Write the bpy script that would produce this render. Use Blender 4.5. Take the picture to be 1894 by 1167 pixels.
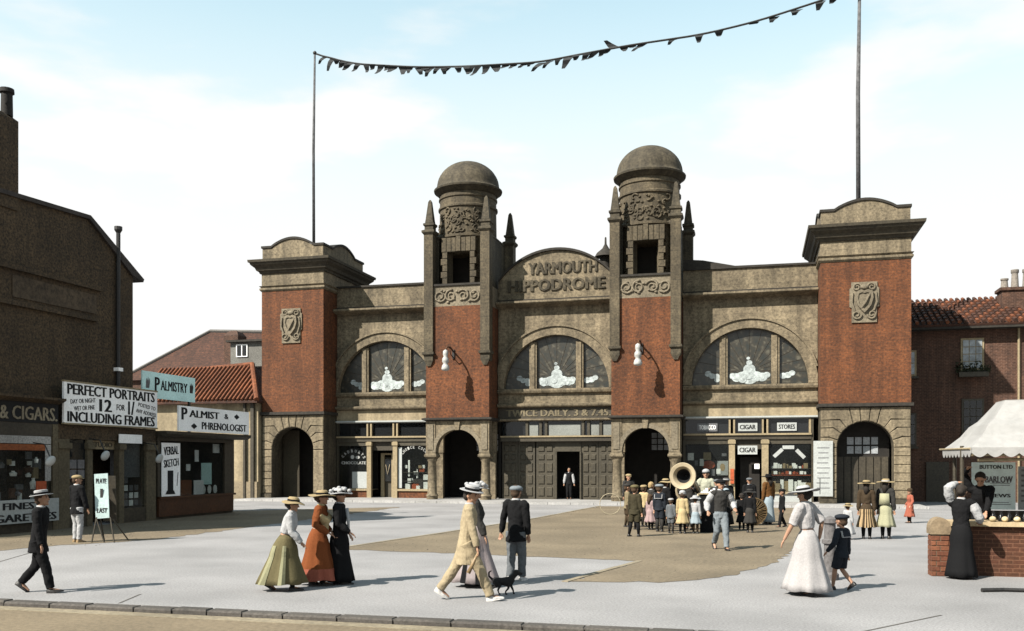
import bpy, bmesh, math, random
from mathutils import Vector, Matrix, Euler
R = math.radians
PI = math.pi
rnd = random.Random(7)
sc = bpy.context.scene
for o in list(bpy.data.objects): bpy.data.objects.remove(o)

# ---------------------------------------------------------------- camera
cam = bpy.data.cameras.new('camera'); camo = bpy.data.objects.new('camera', cam)
sc.collection.objects.link(camo); sc.camera = camo
camo.location = (0, 0, 2.05); camo.rotation_euler = (R(90), 0, R(14.714))
cam.sensor_width = 36; cam.lens = 32.79; cam.shift_y = 0.1439
cam.clip_start = 0.1; cam.clip_end = 3000

# ---------------------------------------------------------------- sky and sun
SUN_AZ = 51.0      # direction in which shadows fall, degrees from +X towards +Y
SUN_EL = 42.0
EXPOSURE = 1.45
w = bpy.data.worlds.new('World'); sc.world = w; w.use_nodes = True
nt = w.node_tree; nt.nodes.clear()
N = nt.nodes.new; L = nt.links.new
out = N('ShaderNodeOutputWorld'); bg = N('ShaderNodeBackground'); bg.inputs[1].default_value = 0.10
sky = N('ShaderNodeTexSky'); sky.sky_type = 'NISHITA'; sky.sun_disc = False
sky.sun_elevation = R(SUN_EL); sky.sun_rotation = R(90 - (SUN_AZ + 180)); sky.altitude = 0
sky.air_density = 1.0; sky.dust_density = 0.4; sky.ozone_density = 1.0
tc = N('ShaderNodeTexCoord'); sep = N('ShaderNodeSeparateXYZ'); L(tc.outputs['Generated'], sep.inputs[0])
# pale summer haze low down and broken thin white cloud above it
hz = N('ShaderNodeMapRange'); hz.interpolation_type = 'SMOOTHSTEP'
L(sep.outputs['Z'], hz.inputs[0]); hz.inputs[1].default_value = 0.19; hz.inputs[2].default_value = 0.54
hz.inputs[3].default_value = 1.0; hz.inputs[4].default_value = 0.2
mp = N('ShaderNodeMapping'); mp.inputs['Scale'].default_value = (2.2, 2.2, 7.0); L(tc.outputs['Generated'], mp.inputs[0])
nz = N('ShaderNodeTexNoise'); nz.inputs['Scale'].default_value = 1.6; nz.inputs['Detail'].default_value = 6; L(mp.outputs[0], nz.inputs['Vector'])
cl = N('ShaderNodeMapRange'); cl.interpolation_type = 'SMOOTHSTEP'; L(nz.outputs['Fac'], cl.inputs[0])
cl.inputs[1].default_value = 0.47; cl.inputs[2].default_value = 0.62; cl.inputs[3].default_value = 0.0; cl.inputs[4].default_value = 0.42
mx = N('ShaderNodeMath'); mx.operation = 'MAXIMUM'; L(hz.outputs[0], mx.inputs[0])
ad = N('ShaderNodeMath'); ad.operation = 'ADD'; ad.use_clamp = True; L(hz.outputs[0], ad.inputs[0]); L(cl.outputs[0], ad.inputs[1])
mix = N('ShaderNodeMix'); mix.data_type = 'RGBA'
L(ad.outputs[0], mix.inputs['Factor']); tint = N('ShaderNodeVectorMath'); tint.operation = 'MULTIPLY'; L(sky.outputs[0], tint.inputs[0]); tint.inputs[1].default_value = (1.12, 1.36, 1.0)
L(tint.outputs[0], mix.inputs['A']); mix.inputs['B'].default_value = (3.7, 3.72, 3.68, 1)
L(mix.outputs['Result'], bg.inputs[0]); L(bg.outputs[0], out.inputs[0])
sun = bpy.data.lights.new('sun', 'SUN'); sun.energy = 5.0; sun.angle = R(0.6); sun.color = (1.0, 0.94, 0.84)
suno = bpy.data.objects.new('sun', sun); sc.collection.objects.link(suno)
sd = Vector((math.cos(R(SUN_AZ)) * math.cos(R(SUN_EL)), math.sin(R(SUN_AZ)) * math.cos(R(SUN_EL)), -math.sin(R(SUN_EL))))
suno.rotation_euler = sd.to_track_quat('-Z', 'Y').to_euler(); suno.location = (-30, -30, 40)
vs = sc.view_settings
vs.view_transform = 'Standard'; vs.look = 'None'; vs.gamma = 1; vs.exposure = EXPOSURE; vs.use_curve_mapping = False

# ---------------------------------------------------------------- materials
MATS = {}
ALB = 0.58     # base colours lowered against the raised exposure so shade falls deeper; palest ones kept
def mat(name, col, rough=0.85, var=0.35, scale=14.0, bump=0.25, stain=0.25, stain_scale=0.7, brick=None, spec=0.3, metal=0.0, col2=None, streak=0.0):
    if name in MATS: return MATS[name]
    if max(col) < 0.65: col = tuple(c * ALB for c in col); col2 = tuple(c * ALB for c in col2) if col2 else None
    m = bpy.data.materials.new(name); m.use_nodes = True; t = m.node_tree
    b = t.nodes['Principled BSDF']; b.inputs['Roughness'].default_value = rough; b.inputs['Metallic'].default_value = metal
    b.inputs['Specular IOR Level'].default_value = spec
    n = t.nodes.new; l = t.links.new
    g = n('ShaderNodeNewGeometry')
    base = None
    if brick:
        s2 = n('ShaderNodeSeparateXYZ'); l(g.outputs['Position'], s2.inputs[0])
        a = n('ShaderNodeMath'); l(s2.outputs[0], a.inputs[0]); l(s2.outputs[1], a.inputs[1])
        cb = n('ShaderNodeCombineXYZ'); l(a.outputs[0], cb.inputs[0]); l(s2.outputs[2], cb.inputs[1])
        bt = n('ShaderNodeTexBrick'); l(cb.outputs[0], bt.inputs['Vector']); bt.inputs['Scale'].default_value = 1.0
        bt.inputs['Brick Width'].default_value = brick[0]; bt.inputs['Row Height'].default_value = brick[1]
        bt.inputs['Mortar Size'].default_value = brick[2]; bt.inputs['Mortar Smooth'].default_value = 0.2; bt.inputs['Bias'].default_value = -0.1
        c2 = col2 or tuple(c * 0.62 for c in col)
        bt.inputs['Color1'].default_value = (*col, 1); bt.inputs['Color2'].default_value = (*c2, 1)
        mo = brick[3] if len(brick) > 3 else tuple(min(1, c * 1.3 + 0.02) for c in col)
        bt.inputs['Mortar'].default_value = (*mo, 1)
        base = bt.outputs['Color']
    nz = n('ShaderNodeTexNoise'); nz.inputs['Scale'].default_value = scale; nz.inputs['Detail'].default_value = 5; nz.inputs['Roughness'].default_value = 0.7
    l(g.outputs['Position'], nz.inputs['Vector'])
    r1 = n('ShaderNodeMapRange'); l(nz.outputs['Fac'], r1.inputs[0]); r1.inputs[1].default_value = 0.32; r1.inputs[2].default_value = 0.68
    r1.inputs[3].default_value = 1 - var; r1.inputs[4].default_value = 1 + var
    n2 = n('ShaderNodeTexNoise'); n2.inputs['Scale'].default_value = stain_scale; n2.inputs['Detail'].default_value = 4
    l(g.outputs['Position'], n2.inputs['Vector'])
    r2 = n('ShaderNodeMapRange'); l(n2.outputs['Fac'], r2.inputs[0]); r2.inputs[1].default_value = 0.3; r2.inputs[2].default_value = 0.7
    r2.inputs[3].default_value = 1 - stain; r2.inputs[4].default_value = 1 + stain * 0.6
    mu = n('ShaderNodeMath'); mu.operation = 'MULTIPLY'; l(r1.outputs[0], mu.inputs[0]); l(r2.outputs[0], mu.inputs[1])
    if streak:     # rain and soot streaks running down the wall
        mp_ = n('ShaderNodeMapping'); mp_.inputs['Scale'].default_value = (2.6, 2.6, 0.22); l(g.outputs['Position'], mp_.inputs[0])
        n3 = n('ShaderNodeTexNoise'); n3.inputs['Scale'].default_value = 1.0; n3.inputs['Detail'].default_value = 5; l(mp_.outputs[0], n3.inputs['Vector'])
        r3 = n('ShaderNodeMapRange'); l(n3.outputs['Fac'], r3.inputs[0]); r3.inputs[1].default_value = 0.38; r3.inputs[2].default_value = 0.62; r3.inputs[3].default_value = 1 - streak; r3.inputs[4].default_value = 1.0 + streak * 0.25
        m3 = n('ShaderNodeMath'); m3.operation = 'MULTIPLY'; l(mu.outputs[0], m3.inputs[0]); l(r3.outputs[0], m3.inputs[1]); mu = m3
    vm = n('ShaderNodeVectorMath'); vm.operation = 'SCALE'
    if base: l(base, vm.inputs[0])
    else: vm.inputs[0].default_value = col
    l(mu.outputs[0], vm.inputs['Scale']); l(vm.outputs[0], b.inputs['Base Color'])
    if bump:
        bp = n('ShaderNodeBump'); bp.inputs['Strength'].default_value = bump; bp.inputs['Distance'].default_value = 0.03
        l(nz.outputs['Fac'], bp.inputs['Height']); l(bp.outputs[0], b.inputs['Normal'])
    MATS[name] = m; return m

def glass_mat(name, tint=(0.02, 0.022, 0.022), opaque=0.35):
    if name in MATS: return MATS[name]
    m = bpy.data.materials.new(name); m.use_nodes = True; t = m.node_tree; t.nodes.clear()
    n = t.nodes.new; l = t.links.new
    o = n('ShaderNodeOutputMaterial'); tr = n('ShaderNodeBsdfTransparent'); p = n('ShaderNodeBsdfPrincipled')
    tr.inputs[0].default_value = (0.88, 0.9, 0.89, 1)
    p.inputs['Base Color'].default_value = (*tint, 1); p.inputs['Roughness'].default_value = 0.08
    nz = n('ShaderNodeTexNoise'); nz.inputs['Scale'].default_value = 1.5; g = n('ShaderNodeNewGeometry'); l(g.outputs['Position'], nz.inputs['Vector'])
    bp = n('ShaderNodeBump'); bp.inputs['Strength'].default_value = 0.05; l(nz.outputs['Fac'], bp.inputs['Height']); l(bp.outputs[0], p.inputs['Normal'])
    mxs = n('ShaderNodeMixShader'); mxs.inputs[0].default_value = opaque
    l(tr.outputs[0], mxs.inputs[1]); l(p.outputs[0], mxs.inputs[2]); l(mxs.outputs[0], o.inputs[0])
    MATS[name] = m; return m

STONE = mat('buff_stone', (0.235, 0.188, 0.122), brick=(0.86,0.37,0.007,(0.075,0.06,0.04)), col2=(0.203,0.163,0.105), streak=0.3, var=0.5, scale=8, stain=0.3, bump=0.35)
STONE_D = mat('weathered_dark_stone', (0.082, 0.067, 0.043), streak=0.35, var=0.55, scale=8, stain=0.4, bump=0.4)
STONE_M = mat('sooty_turret_stone', (0.118, 0.093, 0.057), brick=(0.7,0.36,0.008,(0.035,0.03,0.02)), col2=(0.095,0.075,0.046), streak=0.3, var=0.55, scale=9, stain=0.35, bump=0.4)
CARVED = mat('carved_stone', (0.2, 0.166, 0.115), var=0.4, scale=9, stain=0.25)
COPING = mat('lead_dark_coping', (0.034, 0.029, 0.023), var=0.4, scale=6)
BRICK = mat('red_brick', (0.182, 0.058, 0.017), streak=0.28, var=0.55, scale=9, stain=0.25, brick=(0.235, 0.078, 0.008, (0.062, 0.029, 0.015)), col2=(0.115, 0.037, 0.012))
BRICK_O = mat('old_brown_brick', (0.088, 0.04, 0.022), streak=0.25, var=0.45, scale=7, stain=0.3, brick=(0.235, 0.078, 0.01), col2=(0.062, 0.028, 0.016))
BRICK_DARK = mat('dark_brown_brick', (0.086, 0.056, 0.029), streak=0.2, var=0.85, scale=14, stain=0.3, brick=(0.235, 0.078, 0.01, (0.045, 0.03, 0.016)), col2=(0.064, 0.043, 0.023), bump=0.4)  # dark brown brick with strong speckle
CREAM = mat('cream_render', (0.36, 0.29, 0.185), streak=0.25, var=0.22, scale=8, stain=0.25)
CREAMW = mat('cream_painted_wood', (0.34, 0.27, 0.165), var=0.25, scale=12, stain=0.2)
WOODD = mat('dark_stained_wood', (0.055, 0.045, 0.03), var=0.4, scale=10, stain=0.3, rough=0.6)
WOODB = mat('brown_painted_wood', (0.085, 0.034, 0.014), var=0.35, scale=10, stain=0.3, rough=0.6)
WOODO = mat('olive_door_wood', (0.062, 0.052, 0.034), var=0.35, scale=9, stain=0.3, rough=0.6)
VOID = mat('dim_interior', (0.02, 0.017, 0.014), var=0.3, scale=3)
WHITE = mat('white_paint', (0.72, 0.71, 0.70), var=0.14, scale=16, stain=0.15)  # kept bright for signs standing in shade
WHITE_SUN = mat('sunlit_white', (0.45, 0.47, 0.46), var=0.16, scale=14, stain=0.15)  # darker copy of the white, toned down for boards and bills in sun
WHITEB = mat('bright_white_enamel', (0.50, 0.50, 0.48), var=0.06, scale=10, rough=0.3)
BLACK = mat('black_paint', (0.012, 0.012, 0.013), var=0.3, scale=12)
PALEBLUE = mat('pale_green_blue_paint', (0.47, 0.66, 0.64), var=0.14, scale=14, stain=0.15)  # kept bright for the signs and cards in shade
GREYG = mat('grey_lettered_glass', (0.17, 0.17, 0.18), var=0.4, scale=12, rough=0.4)
TERRA = mat('orange_pantile', (0.17, 0.054, 0.02), var=0.45, scale=6, stain=0.35)
TERRAD = mat('dark_brown_pantile', (0.082, 0.032, 0.017), brick=(0.3,0.16,0.02,(0.028,0.012,0.008)), var=0.5, scale=5, stain=0.3)
ORANGE = mat('orange_red_print', (0.48, 0.10, 0.035), var=0.25, scale=12)
IRON = mat('dark_iron', (0.03, 0.028, 0.027), var=0.3, rough=0.5)
GLASS = glass_mat('shop_glass', opaque=0.16)
GLASSD = glass_mat('dark_glass', (0.012, 0.013, 0.014), opaque=0.75)
PAVE = mat('pale_asphalt_paving', (0.305, 0.297, 0.298), var=0.34, scale=30, stain=0.2, stain_scale=0.45, bump=0.25)
DIRT = mat('brown_packed_gravel', (0.20, 0.158, 0.105), var=0.32, scale=13, stain=0.25, stain_scale=0.5, bump=0.4)
ROADM = mat('brown_macadam', (0.20, 0.155, 0.10), var=0.28, scale=14, stain=0.2, stain_scale=0.6, bump=0.35)
KERBM = mat('grey_granite_kerb', (0.085, 0.075, 0.066), var=0.4, scale=18, stain=0.3)
CREAMK = mat('cream_stone_edging', (0.28, 0.235, 0.165), var=0.25, scale=14)
CANVAS = mat('white_canvas', (0.58, 0.57, 0.56), var=0.1, scale=10, stain=0.14, stain_scale=1.6)
_t = CANVAS.node_tree; _o = _t.nodes['Material Output']; _p = _t.nodes['Principled BSDF']; _tr = _t.nodes.new('ShaderNodeBsdfTranslucent'); _tr.inputs[0].default_value = (0.42, 0.40, 0.36, 1)
_mx = _t.nodes.new('ShaderNodeMixShader'); _mx.inputs[0].default_value = 0.4; _t.links.new(_p.outputs[0], _mx.inputs[1]); _t.links.new(_tr.outputs[0], _mx.inputs[2]); _t.links.new(_mx.outputs[0], _o.inputs[0])
GOLD = mat('brass_horn', (0.56, 0.46, 0.31), var=0.12, scale=6, rough=0.45, metal=0.2)
SKIN = mat('skin', (0.42, 0.235, 0.15), var=0.1, scale=12, bump=0.05, rough=0.6)

# ---------------------------------------------------------------- mesh building helpers
class MB:
    def __init__(s): s.v = []; s.f = []
    def add(s, vs, fs):
        k = len(s.v); s.v += [tuple(p) for p in vs]; s.f += [tuple(i + k for i in f) for f in fs]; return s
    def box(s, x0, x1, y0, y1, z0, z1):
        return s.add([(x0,y0,z0),(x1,y0,z0),(x1,y1,z0),(x0,y1,z0),(x0,y0,z1),(x1,y0,z1),(x1,y1,z1),(x0,y1,z1)],
                     [(0,3,2,1),(4,5,6,7),(0,1,5,4),(1,2,6,5),(2,3,7,6),(3,0,4,7)])
    def cbox(s, x0, x1, y0, y1, z0, z1, c=0.02):       # box with chamfered front (-y) edges
        return s.loft([[(x0,y1,z0),(x1,y1,z0),(x1,y1,z1),(x0,y1,z1)], [(x0,y0+c,z0),(x1,y0+c,z0),(x1,y0+c,z1),(x0,y0+c,z1)],
                       [(x0+c,y0,z0+c),(x1-c,y0,z0+c),(x1-c,y0,z1-c),(x0+c,y0,z1-c)]])
    def prism(s, poly, a, b, ax='y'):
        n = len(poly)
        if ax == 'y': P = [(p[0], a, p[1]) for p in poly] + [(p[0], b, p[1]) for p in poly]
        elif ax == 'x': P = [(a, p[0], p[1]) for p in poly] + [(b, p[0], p[1]) for p in poly]
        else: P = [(p[0], p[1], a) for p in poly] + [(p[0], p[1], b) for p in poly]
        return s.add(P, [tuple(range(n)), tuple(range(2*n-1, n-1, -1))] + [(i, (i+1) % n, n+(i+1) % n, n+i) for i in range(n)])
    def loft(s, rings, cap=True):
        n = len(rings[0]); P = [p for r in rings for p in r]; F = []
        for k in range(len(rings)-1):
            for i in range(n): F.append((k*n+i, k*n+(i+1) % n, (k+1)*n+(i+1) % n, (k+1)*n+i))
        if cap: F += [tuple(range(n)), tuple(range(len(P)-1, len(P)-n-1, -1))]
        return s.add(P, F)
    def rect(s, secs):   # stack of rectangles (x0,x1,y0,y1,z)
        return s.loft([[(a,c,z),(b,c,z),(b,d,z),(a,d,z)] for a,b,c,d,z in secs])
    def tube(s, pts, rad, seg=8, sq=1.0):
        pts = [Vector(p) for p in pts]
        if not isinstance(rad, (list, tuple)): rad = [rad]*len(pts)
        rings = []; up = None
        for i, p in enumerate(pts):
            d = (pts[min(i+1, len(pts)-1)] - pts[max(i-1, 0)])
            d = d.normalized() if d.length > 1e-9 else Vector((0,0,1))
            if up is None: up = Vector((1,0,0)) if abs(d.x) < 0.8 else Vector((0,1,0))
            u = (up - d*up.dot(d)).normalized(); v = d.cross(u); up = u
            rings.append([p + (u*math.cos(2*PI*k/seg) + v*math.sin(2*PI*k/seg)*sq)*rad[i] for k in range(seg)])
        return s.loft(rings)
    def lathe(s, cx, cy, prof, seg=24, a0=0, a1=2*PI, cap=True):
        full = abs(a1-a0-2*PI) < 1e-6
        rings = []
        for r, z in prof:
            rings.append([(cx+max(r,1e-4)*math.cos(a0+(a1-a0)*k/seg), cy+max(r,1e-4)*math.sin(a0+(a1-a0)*k/seg), z) for k in range(seg)])
        return s.loft(rings, cap)
    def ell(s, c, r, seg=14, ring=9, rot=None):
        M = rot or Matrix.Identity(3); c = Vector(c); rings = []
        for j in range(ring+1):
            t = PI*j/ring; q = max(math.sin(t), 0.02); z = -math.cos(t)
            rings.append([c + M @ Vector((r[0]*q*math.cos(2*PI*k/seg), r[1]*q*math.sin(2*PI*k/seg), r[2]*z)) for k in range(seg)])
        return s.loft(rings)
    def xf(s, M):
        s.v = [tuple(M @ Vector(p)) for p in s.v]; return s
    def build(s, name, m, parent=None, smooth=False, kind=None, local=False, props=None):
        me = bpy.data.meshes.new(name); bm = bmesh.new()
        vv = [bm.verts.new(p) for p in s.v]
        for f in s.f:
            try: bm.faces.new([vv[i] for i in f])
            except ValueError: pass
        bmesh.ops.recalc_face_normals(bm, faces=bm.faces[:])
        for f in bm.faces: f.smooth = bool(smooth)
        if smooth == 'auto':
            for e in bm.edges:
                if len(e.link_faces) == 2 and e.calc_face_angle(0) > 0.7: e.smooth = False
        bm.to_mesh(me); bm.free(); me.materials.append(m)
        o = bpy.data.objects.new(name, me); sc.collection.objects.link(o)
        if parent:
            o.parent = parent
            if not local and parent.type == 'EMPTY': o.matrix_parent_inverse = parent.matrix_basis.inverted()
        if kind: o['kind'] = kind
        for k, val in (props or {}).items(): o[k] = val
        return o

def tag(o, label, cat, group=None):
    o['label'] = label; o['category'] = cat
    if group: o['group'] = group
    return o
def thing(name, label, cat, loc=(0,0,0), rz=0, group=None):
    o = bpy.data.objects.new(name, None); sc.collection.objects.link(o); o.empty_display_size = 0.2
    o.location = loc; o.rotation_euler = (0, 0, rz); return tag(o, label, cat, group)
def arc(cx, cz, rx, rz, a0, a1, n):
    return [(cx+rx*math.cos(a0+(a1-a0)*i/n), cz+rz*math.sin(a0+(a1-a0)*i/n)) for i in range(n+1)]

def lettering(txt, width, height, loc, face, m, parent=None, bold=0.02, depth=0.008, tilt=0, name='lettering', extra=None, yaw=0, local=False):
    """flat raised letters; face 'S' looks to -Y, 'E' looks to +X; loc = centre"""
    cu = bpy.data.curves.new('t', 'FONT'); cu.body = txt; cu.align_x = 'CENTER'; cu.resolution_u = 2
    cu.extrude = 0.01
    to = bpy.data.objects.new('t', cu); sc.collection.objects.link(to)
    dg = bpy.context.evaluated_depsgraph_get(); me = bpy.data.meshes.new_from_object(to.evaluated_get(dg))
    bpy.data.objects.remove(to); bpy.data.curves.remove(cu)
    if bold:
        bmx = bmesh.new()
        for k, dx in enumerate((0, -bold*1.5, bold*1.5)):
            m2 = me.copy(); m2.transform(Matrix.Translation((dx, 0, -.0006*k))); bmx.from_mesh(m2); bpy.data.meshes.remove(m2)
        bmx.to_mesh(me); bmx.free()
    xs = [v.co.x for v in me.vertices]; ys = [v.co.y for v in me.vertices]
    cx, cy = (min(xs)+max(xs))/2, (min(ys)+max(ys))/2; sx = width/(max(xs)-min(xs)); sy = height/(max(ys)-min(ys))
    rot = Euler((R(90), 0, R(90) if face == 'E' else yaw)).to_matrix().to_4x4() @ Matrix.Rotation(tilt, 4, 'Z')
    M = Matrix.Translation(loc) @ rot @ Matrix.Diagonal((sx, sy, depth/0.02, 1)) @ Matrix.Translation((-cx, -cy, 0))
    me.transform(M); me.materials.clear(); me.materials.append(m)
    o = bpy.data.objects.new(name, me); sc.collection.objects.link(o)
    if parent:
        o.parent = parent
        if not local and parent.type == 'EMPTY': o.matrix_parent_inverse = parent.matrix_basis.inverted()
    return o

# ================================================================ GROUND
def sheet(name, poly, z, m, label=None):
    mb = MB(); n = len(poly); mb.add([(x, y, z) for x, y in poly], [tuple(range(n))])
    return mb.build(name, m, kind='structure')
sheet('ground', [(-900,-300),(900,-300),(900,1200),(-900,1200)], -0.16, mat('far_ground', (0.22, 0.21, 0.19)))
sheet('road', [(-60,-40),(60,-40),(60,11.46),(-60,11.46)], -0.075, ROADM)
MB().box(-70, 60, 11.66, 120, -0.15, 0.0).build('pavement', PAVE, kind='structure')
kerb = MB().box(-40, 30, 11.47, 11.652, -0.15, -0.012).build('kerb', KERBM, kind='structure')
x = -14.0; ksm = None
while x < 3.5:
    ln = rnd.choice((0.55, 0.8, 0.95, 0.62))
    j = rnd.uniform(-0.006, 0.006)
    MB().rect([(x+.012, x+ln-.012, 11.44+j, 11.645, -0.118), (x+.012, x+ln-.012, 11.44+j, 11.645, -0.02+j), (x+.03, x+ln-.03, 11.465+j, 11.64, 0.004+j)]).build('kerb_stone', KERBM, kerb)
    x += ln
# shallow stone gutter beside the kerb
MB().box(-40, 30, 11.16, 11.43, -0.074, -0.067).build('gutter', mat('gutter_stone', (0.27, 0.225, 0.155), var=0.3, scale=12), kind='structure')
patchA = [(-9.66,20.9),(-8.83,26.24),(-7.9,33.47),(-7.2,43.6),(1.71,44.2),(1.75,36),(1.57,31),(1.2,26),(0.75,22.49),(0.42,20.3),(0.0,18.65),(-0.3,17.75),(-0.65,17.07),(-1.0,16.6),(-1.4,16.25),(-2.2,15.95),(-3.17,15.80),(-2.36,19.5),(-5.87,20.0),(-9.42,20.3)]
def ragged(poly, amp, step, seed):
    r_ = random.Random(seed); o_ = []
    for a, b in zip(poly, poly[1:]+poly[:1]):
        a, b = Vector(a), Vector(b); k = max(1, int((b-a).length/step)); nn = Vector((-(b-a).y, (b-a).x)).normalized()
        for i in range(k): o_.append(tuple(a+(b-a)*i/k+(nn*r_.gauss(0, amp) if i else Vector((0, 0)))))
    return o_
patchA = ragged(patchA, .06, .25, 3)
sheet('gravel_forecourt', patchA, 0.006, DIRT)
sheet('dirt_path', ragged([(-20.9,17.0),(-17.2,17.6),(-16.8,19.33),(-15.5,21.7),(-15.6,26),(-15.7,32),(-15.96,40.4),(-21.6,35.4),(-30,33),(-30,30),(-20.9,28)], .06, .25, 5), 0.006, DIRT)
def edging(pts, wd=0.12, h=0.016):
    for (a, b) in zip(pts[:-1], pts[1:]):
        d = Vector((b[0]-a[0], b[1]-a[1])); ln = d.length; d.normalize(); n = Vector((-d.y, d.x))*wd/2; k = max(1, int(ln/1.2))
        for i in range(k):
            p = Vector(a)+d*(ln*i/k+0.01); q = Vector(a)+d*(ln*(i+1)/k-0.01)
            MB().prism([tuple(p+n), tuple(q+n), tuple(q-n), tuple(p-n)], 0.001, h+rnd.uniform(-.004,.004), 'z').build('edging_stone', CREAMK, EDG)
EDG = MB().box(-9.0, -8.9, 20.55, 20.65, -0.1, -0.001).build('stone_edging', CREAMK, kind='structure')
edging([(-9.66,20.9),(-8.83,26.24),(-7.9,33.47),(-7.2,43.6)]); edging([(-3.2,15.75),(-2.36,19.5)])
fore = MB().box(-27.2, 7.4, 44.9, 51.3, 0.0, 0.10).build('theatre_pavement', mat('pale_kerb_paving', (0.36, 0.35, 0.34), var=0.15, scale=9), kind='structure')
x = -27.2
while x < 7.3:
    MB().box(x+.01, min(x+1.15, 7.4)-.01, 44.72, 44.895, 0.0, 0.115).build('kerb_stone', mat('pale_kerb', (0.42, 0.41, 0.40), var=0.2, scale=10), fore); x += 1.15
gm = MB()
for i in range(2600):     # loose stones scattered over the gravel
    if i % 3: px_, py_ = rnd.uniform(-9.5, 1.6), rnd.uniform(16, 40)
    else: px_, py_ = rnd.uniform(-20.5, -15.8), rnd.uniform(19.5, 34)
    ins = False
    for (ax_, ay_), (bx_, by_) in zip(patchA, patchA[1:]+patchA[:1]):
        if (ay_ > py_) != (by_ > py_) and px_ < ax_+(bx_-ax_)*(py_-ay_)/(by_-ay_): ins = not ins
    if ins or i % 3 == 0:
        r_ = abs(rnd.gauss(0, .007))+.005; a_ = rnd.random()*6
        gm.add([(px_+r_*math.cos(a_+k*2.1)*1.3, py_+r_*math.sin(a_+k*2.1)*1.3, .003) for k in range(3)]+[(px_, py_, .006+r_*.9)], [(0,1,3),(1,2,3),(2,0,3)])
gm.build('loose_gravel', mat('pebble', (0.15,0.125,0.095), var=.4), kind='stuff', props={'label':'loose small stones scattered over the brown gravel'})
# faint joints cut across the paving
for a, b in (((-13.4,12.2),(-16.4,18.6)), ((-9.0,11.7),(-9.3,12.6)), ((1.0,11.7),(2.4,13.6))):
    d = (Vector(b)-Vector(a)).normalized(); n = Vector((-d.y, d.x))*0.016
    MB().prism([tuple(Vector(a)+n), tuple(Vector(b)+n), tuple(Vector(b)-n), tuple(Vector(a)-n)], 0.0005, 0.004, 'z').build('paving_joint', mat('joint_dirt', (0.10, 0.09, 0.08)), kind='structure')

# ================================================================ THE HIPPODROME
YF, YB = 47.0, 48.7
HIP = thing('hippodrome', 'long red brick and buff stone theatre with two domed towers and square end towers', 'theatre', (-10, 47, 0))
GZ = 0.10
body = MB().box(-23.2, 3.1, 51.5, 74, 0, 11.3).build('main_hall', STONE_D, HIP)
MB().box(-23.0, 2.9, 48.95, 51.49, 11.2, 11.5).build('gutter_roof', COPING, body)
vent = MB().lathe(-8.0, 50.6, [(0.32,11.5),(0.32,13.3),(0.62,13.3),(0.5,13.5),(0.2,13.75),(0.06,14.0),(0.05,14.35),(0.01,14.4)], 12).build('roof_ventilator', COPING, body, smooth='auto')

def voussoir_block(poly, y0, y1, parent, m):
    c = Vector((sum(p[0] for p in poly)/len(poly), sum(p[1] for p in poly)/len(poly)))
    k = 0.055
    inner = []
    for p in poly:
        q = Vector(p)-c; L_ = q.length; inner.append(tuple(c+q*max(0.0, (L_-k)/L_)))
    mid = [tuple(c+(Vector(p)-c)*max(0, ((Vector(p)-c).length-0.02)/(Vector(p)-c).length)) for p in poly]
    MB().loft([[(p[0], y1, p[1]) for p in mid], [(p[0], y0+0.025, p[1]) for p in mid], [(p[0], y0, p[1]) for p in inner]]).build('stone_block', m, parent)

def curved_attic(x0, x1, y0, y1, zb, zs, zp, part):
    def prof(a, b):
        sh = 0.16*(b-a); n = 14
        pts = [(a, zb), (a, zs), (a+sh, zs)]
        for i in range(1, n): t = i/n; pts.append((a+sh+(b-a-2*sh)*t, zs+(zp-zs)*(math.sin(PI*t)**0.85)))
        return pts+[(b-sh, zs), (b, zs), (b, zb)]
    def cop(a, b, th=0.12):
        up = prof(a, b)[1:-1]; return up + [(p[0], p[1]+th) for p in reversed(up)]
    th = 0.42
    mb = MB().prism(prof(x0, x1), y0, y0+th).prism(prof(x0, x1), y1-th, y1)
    mb.prism(prof(y0+0.003, y1-0.003), x0+0.003, x0+th, 'x').prism(prof(y0+0.003, y1-0.003), x1-th, x1-0.003, 'x')
    mb.box(x0+th, x1-th, y0+th, y1-th, zb, zb+0.3)
    a = mb.build('attic', STONE, part)
    mc = MB()
    e = 0.06
    mc.prism(cop(x0-e, x1+e), y0-e, y0+th+e).prism(cop(x0-e, x1+e), y1-th-e, y1+e)
    mc.prism(cop(y0+th+e+.002, y1-th-e-.002), x0-e+.002, x0+th+e, 'x').prism(cop(y0+th+e+.002, y1-th-e-.002), x1-th-e, x1+e-.002, 'x')
    mc.build('coping', COPING, part)

def scroll(mb, cx, cz, r, y, sgn=1, rt=0.05, turns=1.4, a0=0):
    pts = []
    for i in range(22):
        t = i/21; a = a0+sgn*turns*2*PI*t; rr = r*(1-0.75*t); pts.append((cx+rr*math.cos(a), y, cz+rr*math.sin(a)))
    mb.tube(pts, [rt*(1-0.4*i/21) for i in range(22)], 6)

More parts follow.
